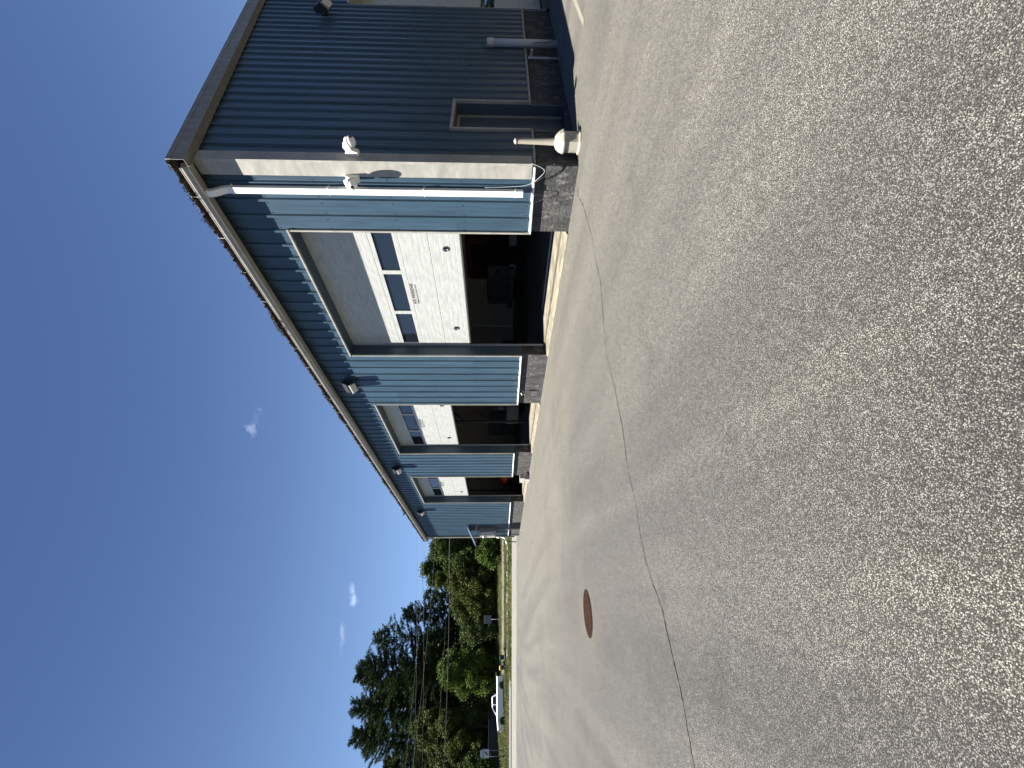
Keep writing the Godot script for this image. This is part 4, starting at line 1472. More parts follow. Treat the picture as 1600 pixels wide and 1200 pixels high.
# ------------------------------------------------------------------ inside the hall
func make_interior_things():
	# dark red truck parked nose out, deep in the first bay
	var t := thing("parked_truck", "dim dark truck with red cab inside the first bay", "truck", Transform3D(Basis.IDENTITY, Vector3(7.2, 0.10, -9.6)))
	var st := mb()
	rbox(st, Vector3(0.2, 0.75, -1.15), Vector3(2.1, 1.75, 1.15), 0.08)
	obj("hood", st, M.dark_steel, t)
	st = mb()
	rbox(st, Vector3(1.9, 0.75, -1.2), Vector3(4.0, 2.75, 1.2), 0.12)
	obj("cab", st, M.red_paint, t)
	st = mb()
	rbox(st, Vector3(1.88, 1.85, -1.02), Vector3(1.93, 2.5, 1.02), 0.01)
	obj("windscreen", st, M.dark_glass, t)
	st = mb()
	rbox(st, Vector3(4.1, 0.9, -1.2), Vector3(9.0, 2.6, 1.2), 0.06)
	obj("body", st, M.dark_steel, t)
	for i in 6:
		st = mb()
		rbox(st, Vector3(0.14, 0.95 + i * 0.11, -0.6), Vector3(0.22, 1.0 + i * 0.11, 0.6), 0.01)
		obj("grille_bar", st, M.dark_steel, t)
	for s in [-0.85, 0.85]:
		st = mb(true)
		lathe(st, [Vector2(0.13, 0), Vector2(0.13, 0.05), Vector2(0.09, 0.09), Vector2(0, 0.1)], 18)
		obj("headlight", st, M.dark_glass, t, Transform3D(Basis(Vector3.BACK, PI / 2), Vector3(0.22, 1.25, s)))
	st = mb()
	rbox(st, Vector3(0.0, 0.55, -1.2), Vector3(0.18, 0.82, 1.2), 0.03)
	obj("bumper", st, M.dark_steel, t)
	for w in [[1.1, -1.05], [1.1, 1.05], [6.8, -1.05], [6.8, 1.05]]:
		st = mb(true)
		lathe(st, [Vector2(0, -0.15), Vector2(0.4, -0.15), Vector2(0.5, -0.1), Vector2(0.5, 0.1), Vector2(0.4, 0.15), Vector2(0, 0.15)], 24)
		obj("wheel", st, M.tyre, t, Transform3D(Basis(Vector3.RIGHT, PI / 2), Vector3(w[0], 0.5, w[1])))
	# steel strip lying on the floor
	st = mb()
	rbox(st, Vector3(1.25, 0.102, -4.6), Vector3(1.30, 0.135, -0.9), 0.005)
	tag(obj("steel_strip", st, M.galvanised), "thin steel strip lying on the floor inside the first doorway", "strip")
	# dark tractor behind the second door
	t = thing("tractor", "dark tractor parked inside the second bay", "tractor", Transform3D(Basis.IDENTITY, Vector3(2.6, 0.10, -12.4)))
	st = mb()
	rbox(st, Vector3(0.2, 0.6, -0.45), Vector3(1.8, 1.35, 0.45), 0.1)
	obj("hood", st, M.dark_steel, t)
	st = mb()
	rbox(st, Vector3(1.7, 0.7, -0.75), Vector3(3.0, 2.5, 0.75), 0.12)
	obj("cab", st, M.dark_glass, t)
	st = mb()
	rbox(st, Vector3(-0.3, 0.3, -0.8), Vector3(-0.05, 0.9, 0.8), 0.05)
	obj("front_blade", st, M.dark_steel, t)
	for w in [[0.6, -0.75, 0.45], [0.6, 0.75, 0.45], [2.5, -0.85, 0.72], [2.5, 0.85, 0.72]]:
		st = mb(true)
		lathe(st, [Vector2(0, -0.16), Vector2(w[2] * 0.8, -0.16), Vector2(w[2], -0.1), Vector2(w[2], 0.1), Vector2(w[2] * 0.8, 0.16), Vector2(0, 0.16)], 24)
		obj("wheel", st, M.tyre, t, Transform3D(Basis(Vector3.RIGHT, PI / 2), Vector3(w[0], w[2], w[1])))
	# steel frame of the door hoist: post and brace
	t = thing("hoist_frame", "dark steel post with diagonal brace inside the second bay", "frame", Transform3D(Basis.IDENTITY, Vector3(1.6, 0.10, -11.6)))
	st = mb()
	box(st, Vector3(-0.04, 0, -0.04), Vector3(0.04, 5.5, 0.04))
	obj("post", st, M.dark_steel, t)
	st = mb()
	tube(st, [Vector3(0, 2.6, 0), Vector3(1.5, 4.4, 0)], [0.03, 0.03], 6)
	obj("brace", st, M.dark_steel, t)
	st = mb(true)
	cable(st, [Vector3(0, 3.2, 0), Vector3(0.35, 2.6, 0.1), Vector3(0.4, 2.1, 0.1), Vector3(0.1, 1.7, 0.05)], 0.02)
	obj("hose", st, M.cable_dark, t)
	# cupboard and heater on the end wall
	t = thing("wall_cupboard", "grey steel cupboard against the back wall of the second bay", "cupboard", Transform3D(Basis.IDENTITY, Vector3(7.2, 0.10, -LEN + 0.26)))
	st = mb()
	rbox(st, Vector3(0, 0, 0), Vector3(1.6, 2.0, 0.55), 0.02)
	obj("carcass", st, M.camera_grey, t)
	for k in 2:
		st = mb()
		rbox(st, Vector3(0.03 + k * 0.78, 0.08, 0.551), Vector3(0.78 + k * 0.78, 1.96, 0.57), 0.006)
		obj("door", st, M.galvanised, t)
	# orange machine and dark bins in the third bay
	t = thing("compressor", "orange compressor on dark wheels inside the third bay", "machine", Transform3D(Basis.IDENTITY, Vector3(1.6, 0.10, -18.4)))
	st = mb(true)
	tube(st, [Vector3(0, 0.9, -0.45), Vector3(0, 0.9, -0.35), Vector3(0, 0.9, 0.35), Vector3(0, 0.9, 0.45)], [0.1, 0.22, 0.22, 0.1], 18)
	obj("tank", st, M.orange_paint, t)
	st = mb()
	rbox(st, Vector3(-0.15, 0.45, -0.4), Vector3(0.15, 0.70, 0.4), 0.02)
	obj("chassis", st, M.dark_steel, t)
	for s in [-0.25, 0.25]:
		st = mb(true)
		lathe(st, [Vector2(0, -0.05), Vector2(0.24, -0.05), Vector2(0.24, 0.05), Vector2(0, 0.05)], 18)
		obj("wheel", st, M.tyre, t, Transform3D(Basis(Vector3.BACK, PI / 2), Vector3(s, 0.24, 0.1)))
	t = thing("tool_chest", "black tool chest with drawers inside the third bay", "tool chest", Transform3D(Basis.IDENTITY, Vector3(2.4, 0.10, -20.2)))
	st = mb()
	rbox(st, Vector3(0, 0, -0.6), Vector3(0.7, 1.1, 0.6), 0.02)
	obj("body", st, M.black_plastic, t)
	for k in 5:
		st = mb()
		rbox(st, Vector3(-0.02, 0.12 + k * 0.19, -0.56), Vector3(-0.001, 0.28 + k * 0.19, 0.56), 0.005)
		obj("drawer", st, M.dark_steel, t)
	# conduits on the end wall
	for q in [[3.0, 5.2, "dark vertical conduit on the back wall of the third bay"], [4.6, 5.4, "dark conduit riser on the back wall beside the third bay"]]:
		st = mb(true)
		tube(st, [Vector3(q[0], 0.2, -LEN + 0.28), Vector3(q[0], q[1], -LEN + 0.28)], [0.035, 0.035], 8)
		tag(obj("conduit", st, M.dark_steel), q[2], "conduit")

# ------------------------------------------------------------------ beyond the lot
func far_point(x: float, y: float, t: float) -> Vector3:
	# point t metres away seen at pixel (x, y) of the photograph
	return EYE + ray(x, y) * t

func on_bank(y: float, t: float) -> Vector3:
	var p := far_point(781.0, y, t)
	p.y = bank_height(t)
	return p

func facing(p: Vector3) -> Transform3D:
	# local z turned towards the lot's near end
	var d := EYE - p
	return turned(p, atan2(d.x, d.z))

func make_bank_things():
	pickup()
	# square road sign seen from behind
	var t := thing("road_sign", "square blue grey sign back on one post below the trees", "sign", facing(on_bank(967.5, 52.0)))
	var st := mb(true)
	tube(st, [Vector3(0, -0.3, 0), Vector3(0, 2.85, 0)], [0.035, 0.035], 8)
	obj("post", st, M.galvanised, t)
	st = mb()
	rbox(st, Vector3(-0.45, 2.0, 0.04), Vector3(0.45, 2.9, 0.055), 0.006)
	obj("board", st, M.sign_back, t)
	# white notice sign on two posts, with a small top panel
	t = thing("notice_sign", "white notice board with black emblem on two posts, farthest sign from the garage", "sign", facing(on_bank(1177, 52.0)))
	for s in [-0.28, 0.30]:
		st = mb(true)
		tube(st, [Vector3(s, -0.3, 0), Vector3(s, 2.4, 0)], [0.04, 0.04], 8)
		obj("post", st, M.dark_steel, t)
	st = mb()
	rbox(st, Vector3(-0.42, 2.25, 0.045), Vector3(0.42, 2.97, 0.09), 0.01)
	obj("board", st, M.sign_white, t)
	st = mb()
	extrude(st, PackedVector2Array([Vector2(-0.5, 3.05), Vector2(0.5, 3.05), Vector2(0.36, 3.16), Vector2(0.3, 3.36), Vector2(-0.3, 3.36), Vector2(-0.36, 3.16)]), 0.0, 0.12)
	obj("top_panel", st, M.sign_white, t)
	st = mb()
	for q in [[-0.18, 2.47, -0.08, 2.62], [-0.08, 2.42, 0.06, 2.54], [0.02, 2.54, 0.10, 2.68], [0.10, 2.62, 0.20, 2.80], [-0.04, 2.68, 0.08, 2.76]]:
		box(st, Vector3(q[0], q[1], 0.088), Vector3(q[2], q[3], 0.094))
	obj("emblem", st, M.lettering_black, t)
	# low trailer with a dark box
	t = thing("flat_trailer", "low black flatbed trailer on the bank between mower and road sign", "trailer", facing(on_bank(1013, 53.0)))
	st = mb()
	rbox(st, Vector3(-1.25, 0.14, -0.7), Vector3(1.35, 0.32, 0.7), 0.03)
	obj("deck", st, M.black_plastic, t)
	st = mb()
	rbox(st, Vector3(-1.22, 0.325, -0.6), Vector3(-0.72, 0.88, 0.6), 0.03)
	obj("box", st, M.navy_board, t)
	st = mb(true)
	tube(st, [Vector3(1.3, 0.23, 0), Vector3(2.1, 0.2, 0)], [0.04, 0.035], 8)
	obj("tongue", st, M.black_plastic, t)
	for s in [-0.75, 0.75]:
		st = mb(true)
		lathe(st, [Vector2(0, -0.07), Vector2(0.2, -0.07), Vector2(0.22, -0.04), Vector2(0.22, 0.04), Vector2(0.2, 0.07), Vector2(0, 0.07)], 20)
		obj("wheel", st, M.tyre, t, Transform3D(Basis(Vector3.RIGHT, PI / 2), Vector3(-0.1, 0.22, s)))
	# yellow and black mower
	t = thing("ride_mower", "yellow and black ride on mower between trailer and pickup", "mower", facing(on_bank(1041, 53.5)))
	st = mb()
	rbox(st, Vector3(-0.42, 0.25, -0.32), Vector3(0.40, 0.62, 0.32), 0.06)
	obj("body", st, M.black_plastic, t)
	st = mb()
	rbox(st, Vector3(-0.45, 0.625, -0.34), Vector3(0.08, 0.90, 0.34), 0.06)
	obj("hood", st, M.yellow_paint, t)
	st = mb()
	extrude(st, PackedVector2Array([Vector2(0.12, 0.62), Vector2(0.45, 0.62), Vector2(0.54, 1.02), Vector2(0.46, 1.03), Vector2(0.38, 0.74), Vector2(0.12, 0.74)]), -0.25, 0.25)
	obj("seat", st, M.seal_rubber, t)
	for w in [[-0.3, 0.2], [0.30, 0.28]]:
		for s in [-0.36, 0.36]:
			st = mb(true)
			lathe(st, [Vector2(0, -0.08), Vector2(w[1], -0.08), Vector2(w[1], 0.08), Vector2(0, 0.08)], 18)
			obj("wheel", st, M.tyre, t, Transform3D(Basis(Vector3.RIGHT, PI / 2), Vector3(w[0], w[1], s)))
	# fence of dark boards with a pale top rail at the edge of the wood
	t = thing("fence", "dark board fence with pale top rail in the shade under the trees", "fence", facing(on_bank(1125, 66.0)))
	var n := 36
	for i in n:
		st = mb()
		rbox(st, Vector3(-9.0 + i * 0.5, -0.6, 0), Vector3(-9.0 + i * 0.5 + 0.48, 1.30, 0.03), 0.006)
		obj("board", st, M.navy_board, t)
	st = mb()
	rbox(st, Vector3(-9.1, 1.32, -0.03), Vector3(9.1, 1.38, 0.07), 0.01)
	obj("top_rail", st, M.galvanised, t)
	# three thin marker posts on the bank near the building
	for y in [860, 868, 879]:
		st = mb(true)
		tube(st, [Vector3(0, -0.1, 0), Vector3(0, 0.75, 0)], [0.035, 0.03], 6)
		var o := obj("marker_post", st, M.wood_pole, self, turned(on_bank(y, 55.0), 0))
		tag(o, {860: "thin dark marker post on the bank nearest the meter cabinet", 868: "thin dark marker post on the bank, middle of three", 879: "thin dark marker post on the bank, farthest of three from the garage"}[y], "post", "marker posts on the bank")
	# edging stones along the foot of the bank
	var across := atan2(-ALONG.z, ALONG.x)
	var r := RandomNumberGenerator.new()
	r.seed = 23
	for i in 20:
		st = mb()
		var w := r.randf_range(0.26, 0.42)
		var h := r.randf_range(0.10, 0.2)
		rbox(st, Vector3(-w, -0.1, -0.16), Vector3(w, h, 0.16), 0.05)
		var p := land(49.0 + r.randf_range(-0.15, 0.15), -33.0 + i * 0.8)
		var o := obj("edging_stone", st, M.stone, self, turned(p, across + r.randf_range(-0.25, 0.25)))
		tag(o, "pale rough stone in the row edging the grass bank", "stone", "stones edging the grass bank")
	# power lines across the trees
	var ends := [[[648, 838], [640, 1230], 50.0], [[655, 838], [655, 1230], 50.4], [[701, 838], [686, 1230], 50.0], [[672, 838], [618, 1230], 51.0], [[690, 838], [628, 1230], 51.3], [[706, 838], [668, 1230], 51.6]]
	var names := ["uppermost thin power line crossing the sky and trees", "second thin power line crossing the sky and trees", "thickest power line drawn low across the trees", "steep power line rising across the pines away from the garage", "power line rising across the pines just below the steepest one", "power line crossing the lower trees"]
	for i in ends.size():
		var e: Array = ends[i]
		var a := far_point(e[0][0], e[0][1] - 130, e[2])
		var b := far_point(e[1][0], e[1][1] + 90, e[2])
		var pts := []
		var rr := []
		for k in 25:
			var f := k / 24.0
			pts.append(a.lerp(b, f) + Vector3(0, -1.1 * 4.0 * f * (1 - f) * 0.5, 0))
			rr.append(0.018 if i == 2 else 0.011)
		st = mb(true)
		tube(st, pts, rr, 5)
		tag(obj("power_line", st, M.cable_dark), names[i], "wire", "power lines along the road")

func pickup():
	# crew pickup seen from its side, nose to the left; local x runs to the tail, y up, z towards the lot
	var t := thing("pickup_truck", "white crew cab pickup parked on the grass below the trees", "truck", facing(on_bank(1098, 56.0) + Vector3(0, -0.12, 0)))
	var side := PackedVector2Array([Vector2(-2.92, 0.62), Vector2(-2.98, 0.86), Vector2(-2.94, 0.98), Vector2(-2.82, 1.06), Vector2(-1.55, 1.17), Vector2(0.98, 1.20), Vector2(2.92, 1.22), Vector2(2.95, 1.18), Vector2(2.95, 0.62),
		Vector2(2.62, 0.50), Vector2(2.40, 0.50), Vector2(2.34, 0.76), Vector2(2.18, 0.93), Vector2(1.92, 1.0), Vector2(1.66, 0.93), Vector2(1.50, 0.76), Vector2(1.44, 0.46), Vector2(-1.42, 0.46), Vector2(-1.48, 0.76), Vector2(-1.64, 0.93), Vector2(-1.90, 1.0), Vector2(-2.16, 0.93), Vector2(-2.32, 0.76), Vector2(-2.38, 0.50), Vector2(-2.80, 0.50)])
	var st := mb()
	extrude(st, side, -0.93, 0.93)
	# rounded shoulders and the lids of hood and bed
	var lo := [Vector2(-2.94, 0.98), Vector2(-2.82, 1.06), Vector2(-1.55, 1.17), Vector2(0.98, 1.20), Vector2(2.92, 1.22)]
	var hi := [Vector2(-2.90, 1.06), Vector2(-2.78, 1.15), Vector2(-1.55, 1.27), Vector2(0.98, 1.30), Vector2(2.90, 1.32)]
	for i in 4:
		for s in [1.0, -1.0]:
			faced(st, [Vector3(lo[i].x, lo[i].y, 0.93 * s), Vector3(lo[i + 1].x, lo[i + 1].y, 0.93 * s), Vector3(hi[i + 1].x, hi[i + 1].y, 0.82 * s), Vector3(hi[i].x, hi[i].y, 0.82 * s)], Vector3(0, 0.5, s))
		faced(st, [Vector3(hi[i].x, hi[i].y, 0.82), Vector3(hi[i + 1].x, hi[i + 1].y, 0.82), Vector3(hi[i + 1].x, hi[i + 1].y, -0.82), Vector3(hi[i].x, hi[i].y, -0.82)], Vector3.UP)
	for e in [0, 4]:
		faced(st, [Vector3(lo[e].x, lo[e].y, 0.93), Vector3(lo[e].x, lo[e].y, -0.93), Vector3(hi[e].x, hi[e].y, -0.82), Vector3(hi[e].x, hi[e].y, 0.82)], Vector3(e - 2.0, 0, 0))
	obj("body", st, M.truck_white, t)
	# cab with sloping screens, narrower at the roof
	st = mb()
	var low := [Vector2(-1.52, 1.26), Vector2(0.98, 1.30)]
	var top := [Vector2(-0.62, 1.86), Vector2(0.72, 1.90)]
	var a := []
	var b := []
	for z in [0.83, -0.83]:
		a.append([Vector3(low[0].x, low[0].y, z), Vector3(low[1].x, low[1].y, z)])
		b.append([Vector3(top[0].x, top[0].y, z * 0.82), Vector3(top[1].x, top[1].y, z * 0.82)])
	faced(st, [a[0][0], a[0][1], b[0][1], b[0][0]], Vector3(0, 0, 1))
	faced(st, [a[1][0], a[1][1], b[1][1], b[1][0]], Vector3(0, 0, -1))
	faced(st, [a[0][0], a[1][0], b[1][0], b[0][0]], Vector3(-1, 0.5, 0))
	faced(st, [a[0][1], a[1][1], b[1][1], b[0][1]], Vector3(1, 0.3, 0))
	var crown := [Vector3(0, 0.05, 0)]
	var r0: Vector3 = (b[0][0] + b[1][0]) / 2 + Vector3(0.25, 0.05, 0)
	var r1: Vector3 = (b[0][1] + b[1][1]) / 2 + Vector3(-0.2, 0.05, 0)
	faced(st, [b[0][0], b[0][1], r1 + Vector3(0, 0, 0.5), r0 + Vector3(0, 0, 0.5)], Vector3.UP)
	faced(st, [b[1][0], b[1][1], r1 + Vector3(0, 0, -0.5), r0 + Vector3(0, 0, -0.5)], Vector3.UP)
	faced(st, [r0 + Vector3(0, 0, 0.5), r1 + Vector3(0, 0, 0.5), r1 + Vector3(0, 0, -0.5), r0 + Vector3(0, 0, -0.5)], Vector3.UP)
	faced(st, [b[0][0], b[1][0], r0 + Vector3(0, 0, -0.5), r0 + Vector3(0, 0, 0.5)], Vector3.UP)
	faced(st, [b[0][1], b[1][1], r1 + Vector3(0, 0, -0.5), r1 + Vector3(0, 0, 0.5)], Vector3.UP)
	obj("cab", st, M.truck_white, t)
	# side windows
	var wz := func(y: float) -> float: return lerpf(0.83, 0.83 * 0.82, (y - 1.28) / 0.6) + 0.012
	for s in [1.0, -1.0]:
		for w in [[[-1.18, 1.34], [-0.28, 1.36], [-0.28, 1.78], [-0.62, 1.78]], [[-0.16, 1.36], [0.72, 1.38], [0.60, 1.80], [-0.16, 1.79]]]:
			st = mb()
			var p := []
			for q in w:
				p.append(Vector3(q[0], q[1], wz.call(q[1]) * s))
			faced(st, p, Vector3(0, 0, s))
			obj("window", st, M.dark_glass, t)
	st = mb()
	faced(st, [Vector3(-1.46, 1.32, 0.72), Vector3(-1.46, 1.32, -0.72), Vector3(-0.70, 1.82, -0.62), Vector3(-0.70, 1.82, 0.62)], Vector3(-1, 1, 0))
	obj("windscreen", st, M.dark_glass, t, Transform3D(Basis.IDENTITY, Vector3(-0.03, 0.02, 0)))
	for s in [1.0, -1.0]:
		for d in [-0.22, 0.92]:
			st = mb()
			rbox(st, Vector3(d - 0.2, 1.10, 0.932 * s - 0.012), Vector3(d - 0.02, 1.14, 0.932 * s + 0.012), 0.004)
			obj("door_handle", st, M.chrome, t)
		st = mb()
		rbox(st, Vector3(-1.18, 1.30, 0.9 * s if s > 0 else 0.9 * s - 0.22), Vector3(-1.02, 1.48, 0.9 * s + 0.22 if s > 0 else 0.9 * s), 0.03)
		obj("mirror", st, M.truck_white, t)
		st = mb()
		rbox(st, Vector3(-2.97, 0.92, minf(0.6 * s, 0.90 * s)), Vector3(-2.80, 1.10, maxf(0.6 * s, 0.90 * s)), 0.02)
		obj("headlight", st, M.lamp_lens, t, Transform3D(Basis.IDENTITY, Vector3(-0.02, 0, 0.04 * s)))
		st = mb()
		rbox(st, Vector3(2.90, 0.9, minf(0.75 * s, 0.94 * s)), Vector3(2.97, 1.22, maxf(0.75 * s, 0.94 * s)), 0.01)
		obj("tail_light", st, M.red_paint, t, Transform3D(Basis.IDENTITY, Vector3(0, 0, 0.002 * s)))
	for e in [[-3.05, -2.86], [2.88, 3.05]]:
		st = mb()
		rbox(st, Vector3(e[0], 0.52, -0.93), Vector3(e[1], 0.74, 0.93), 0.04)
		obj("bumper", st, M.chrome, t)
	for wx in [-1.90, 1.92]:
		for s in [0.80, -0.80]:
			st = mb(true)
			lathe(st, [Vector2(0.24, -0.12), Vector2(0.36, -0.13), Vector2(0.40, -0.09), Vector2(0.40, 0.09), Vector2(0.36, 0.13), Vector2(0.24, 0.12)], 26)
			var w := obj("wheel", st, M.tyre, t, Transform3D(Basis(Vector3.RIGHT, PI / 2), Vector3(wx, 0.40, s)))
			st = mb(true)
			lathe(st, [Vector2(0, -0.10), Vector2(0.1, -0.11), Vector2(0.24, -0.09), Vector2(0.24, 0.09), Vector2(0.1, 0.11), Vector2(0, 0.10)], 20)
			obj("rim", st, M.dark_steel, w)
	# rack behind the cab
	st = mb()
	tube(st, [Vector3(1.04, 1.3, 0.8), Vector3(1.04, 1.98, 0.7), Vector3(1.04, 1.98, -0.7), Vector3(1.04, 1.3, -0.8)], [0.03, 0.03, 0.03, 0.03], 6)
	obj("rack", st, M.dark_steel, t)

# ------------------------------------------------------------------ trees
var clumps := []
var tufts := []

func leaf_clump(seed_: int, c0: Color) -> ArrayMesh:
	var st := mb()
	var r := RandomNumberGenerator.new()
	r.seed = seed_
	for i in 20:
		var c := Vector3(r.randfn(0, 0.21), r.randfn(0, 0.16), r.randfn(0, 0.21))
		var n := Vector3(r.randfn(0, 0.7), r.randf_range(0.2, 1.2), r.randfn(0, 0.7)).normalized()
		var a := n.cross(Vector3(r.randf_range(-1, 1), r.randf_range(-0.3, 0.3), r.randf_range(-1, 1))).normalized()
		var b := n.cross(a)
		var s := r.randf_range(0.045, 0.09)
		var v := r.randf_range(0.8, 1.2)
		st.set_color(Color(c0.r * v, c0.g * v, c0.b * v))
		Q4(st, c - a * s * 1.5, c - b * s + n * s * 0.25, c + a * s * 1.5, c + b * s + n * s * 0.25)
	st.generate_normals()
	return st.commit()

func needle_tuft(seed_: int, c0: Color) -> ArrayMesh:
	# sprays of needles along a twig that points to +x and up a little
	var st := mb()
	var r := RandomNumberGenerator.new()
	r.seed = seed_
	for i in 34:
		var f := r.randf()
		var c := Vector3(f * 0.62 - 0.1, 0.05 * f + r.randfn(0, 0.03), r.randfn(0, 0.15) * (1.1 - f * 0.6))
		var d := Vector3(r.randf_range(0.2, 1.0), r.randf_range(-0.25, 0.75), r.randf_range(-0.8, 0.8)).normalized()
		var w := d.cross(Vector3(r.randf_range(-1, 1), r.randf_range(-1, 1), r.randf_range(-1, 1))).normalized() * r.randf_range(0.02, 0.042)
		var v := r.randf_range(0.8, 1.2)
		st.set_color(Color(c0.r * v, c0.g * v, c0.b * v))
		T3(st, c - w, c + w, c + d * r.randf_range(0.16, 0.30))
	st.generate_normals()
	return st.commit()

var leaf_count := 0

func merged_crown(parent: Node3D, seed_: int, leafy: bool, tint: Color, xf: Array, kinds: Array):
	# one mesh of leaf sprays for one tree, in six shades of its own green
	var r := RandomNumberGenerator.new()
	r.seed = seed_ * 3 + 1
	var base := []
	for i in 6:
		var v := lerpf(0.72, 1.3, i / 5.0)
		var c := Color(tint.r * v * r.randf_range(0.88, 1.18), tint.g * v, tint.b * v * r.randf_range(0.8, 1.15))
		base.append(leaf_clump(seed_ * 7 + i, c) if leafy else needle_tuft(seed_ * 7 + i, c))
	var st := SurfaceTool.new()
	for i in xf.size():
		st.append_from(base[kinds[i]], 0, xf[i])
	leaf_count += xf.size() * (40 if leafy else 34)
	inst("crown", st.commit(), M.leaf if leafy else M.needle, parent)

func crown_of(parent: Node3D, called: String, mesh: Mesh, xf: Array, cols: Array, m: Material) -> MultiMeshInstance3D:
	var mm := MultiMesh.new()
	mm.transform_format = MultiMesh.TRANSFORM_3D
	mm.use_colors = true
	mm.mesh = mesh
	mm.instance_count = xf.size()
	for i in xf.size():
		mm.set_instance_transform(i, xf[i])
		mm.set_instance_color(i, cols[i])
	var o := MultiMeshInstance3D.new()
	o.multimesh = mm
	o.material_override = m
	o.name = called
	parent.add_child(o, true)
	return o

func broadleaf(at: Vector3, h: float, rad: float, base: float, tint: Color, seed_: int, label: String, group: String, density := 1.0):
	var t := thing("leafy_tree", label, "tree", Transform3D(Basis.IDENTITY, at), group)
	var r := RandomNumberGenerator.new()
	r.seed = seed_
	var st := mb(true)
	var top := Vector3(r.randf_range(-0.3, 0.3), h * 0.85, r.randf_range(-0.3, 0.3))
	tube(st, [Vector3(0, -0.4, 0), top * 0.3, top * 0.65, top], [h * 0.022 + 0.04, h * 0.016, h * 0.009, 0.03], 8)
	var lobes := []
	var n := int(9 + h * 0.9)
	for i in n:
		var f := (i + 0.5) / n
		var y := lerpf(base, 0.93, f) * h
		var k := sqrt(maxf(0.05, 1.0 - pow((f - 0.38) / 0.68, 2)))
		var a := i * 2.4 + r.randf_range(-0.5, 0.5)
		var d := rad * k * r.randf_range(0.35, 0.75)
		if f > 0.9:
			d *= 0.3
		var c := Vector3(cos(a) * d, y, sin(a) * d)
		var lr := rad * r.randf_range(0.33, 0.50) * (0.65 + 0.35 * k)
		lobes.append([c, lr])
		var s := top * clampf((y - lr) / h, 0.12, 0.8)
		tube(st, [s, s.lerp(c, 0.55) + Vector3(0, 0.1, 0), c], [0.05 + h * 0.003, 0.04, 0.02], 5, false)
	obj("trunk", st, M.bark, t)
	var xf := []
	var cols := []
	for l in lobes:
		var lr: float = l[1]
		var cnt := int(clampf(lr * lr * 60.0 * density, 14, 480))
		for i in cnt:
			var d := Vector3(r.randfn(), r.randfn(), r.randfn()).normalized()
			if d.y < -0.3 and r.randf() < 0.5:
				d.y = -d.y
			var e := lr * pow(r.randf_range(0.25, 1.0), 0.5) * (0.85 + 0.3 * sin(d.x * 5 + seed_) * cos(d.z * 4 + d.y * 3))
			var p: Vector3 = l[0] + Vector3(d.x, d.y * 0.8, d.z) * e
			var b := Basis.from_euler(Vector3(r.randf_range(-0.6, 0.6), r.randf() * TAU, r.randf_range(-0.6, 0.6))).scaled(Vector3.ONE * r.randf_range(0.75, 1.35))
			xf.append(Transform3D(b, p))
			cols.append(r.randi() % 6)
	merged_crown(t, seed_, true, tint, xf, cols)

func pine(at: Vector3, h: float, rad: float, base: float, tint: Color, seed_: int, label: String, group: String, fullness := 1.0, dead := 0.0):
	var t := thing("pine_tree", label, "tree", Transform3D(Basis.IDENTITY, at), group)
	var r := RandomNumberGenerator.new()
	r.seed = seed_
	var st := mb(true)
	var lean := Vector3(r.randf_range(-0.4, 0.4), 0, r.randf_range(-0.4, 0.4))
	tube(st, [Vector3(0, -0.5, 0), Vector3(0, h * 0.3, 0) + lean * 0.3, Vector3(0, h * 0.7, 0) + lean * 0.8, Vector3(0, h, 0) + lean], [h * 0.013 + 0.06, h * 0.011, h * 0.006, 0.02], 8)
	var xf := []
	var cols := []
	var y := h * maxf(base - dead, 0.06)
	while y < h - 0.2:
		var f := clampf((y / h - base) / (1.0 - base), 0, 1)
		var gone := y < h * base
		var shape := (0.42 + 0.58 * (1.0 - pow(f, 1.25))) * (0.55 + 0.45 * minf(1.0, f * 5.0 + 0.5))
		if f > 0.75:
			shape *= lerpf(1.0, 0.32, (f - 0.75) / 0.25)
		var cnt := r.randi_range(4, 6)
		var a0 := r.randf() * TAU
		for k in cnt:
			var a := a0 + TAU * k / cnt + r.randf_range(-0.35, 0.35)
			var L := rad * shape * r.randf_range(0.55, 1.12)
			if r.randf() < 0.12:
				L *= 0.5
			if L < 0.35:
				L = 0.35
			var rise := lerpf(0.02, 0.55, f) + r.randf_range(-0.08, 0.1)
			var o := Vector3(0, y + r.randf_range(-0.2, 0.2), 0) + lean * (y / h)
			var d := Vector3(cos(a), 0, sin(a))
			var tip := o + d * L + Vector3(0, L * rise, 0)
			var mid := o + d * L * 0.5 + Vector3(0, L * rise * 0.35, 0)
			tube(st, [o, mid, tip], [0.05 * (1.15 - f) + 0.012, 0.03 * (1.1 - f) + 0.01, 0.008], 4, false)
			if gone:
				continue
			var nt := int(L * 6.6 * fullness) + 3
			for i in nt:
				var g := pow(r.randf_range(0.08, 1.0), 0.75)
				var c := o.lerp(mid, g * 2) if g < 0.5 else mid.lerp(tip, g * 2 - 1)
				var spread := L * 0.26 * (1.1 - absf(g - 0.65))
				var side := Vector3(-d.z, 0, d.x) * r.randf_range(-1, 1) * spread
				c += side + Vector3(0, r.randf_range(-0.05, 0.16), 0)
				var yaw := -a + r.randf_range(-0.9, 0.9)
				var b := Basis.from_euler(Vector3(r.randf_range(-0.4, 0.4), yaw, r.randf_range(-0.1, 0.75))).scaled(Vector3.ONE * r.randf_range(0.8, 1.5))
				xf.append(Transform3D(b, c))
				cols.append(r.randi() % 6)
		y += lerpf(0.72, 0.5, f) * r.randf_range(0.8, 1.2)
	obj("trunk", st, M.bark, t)
	merged_crown(t, seed_, false, tint, xf, cols)

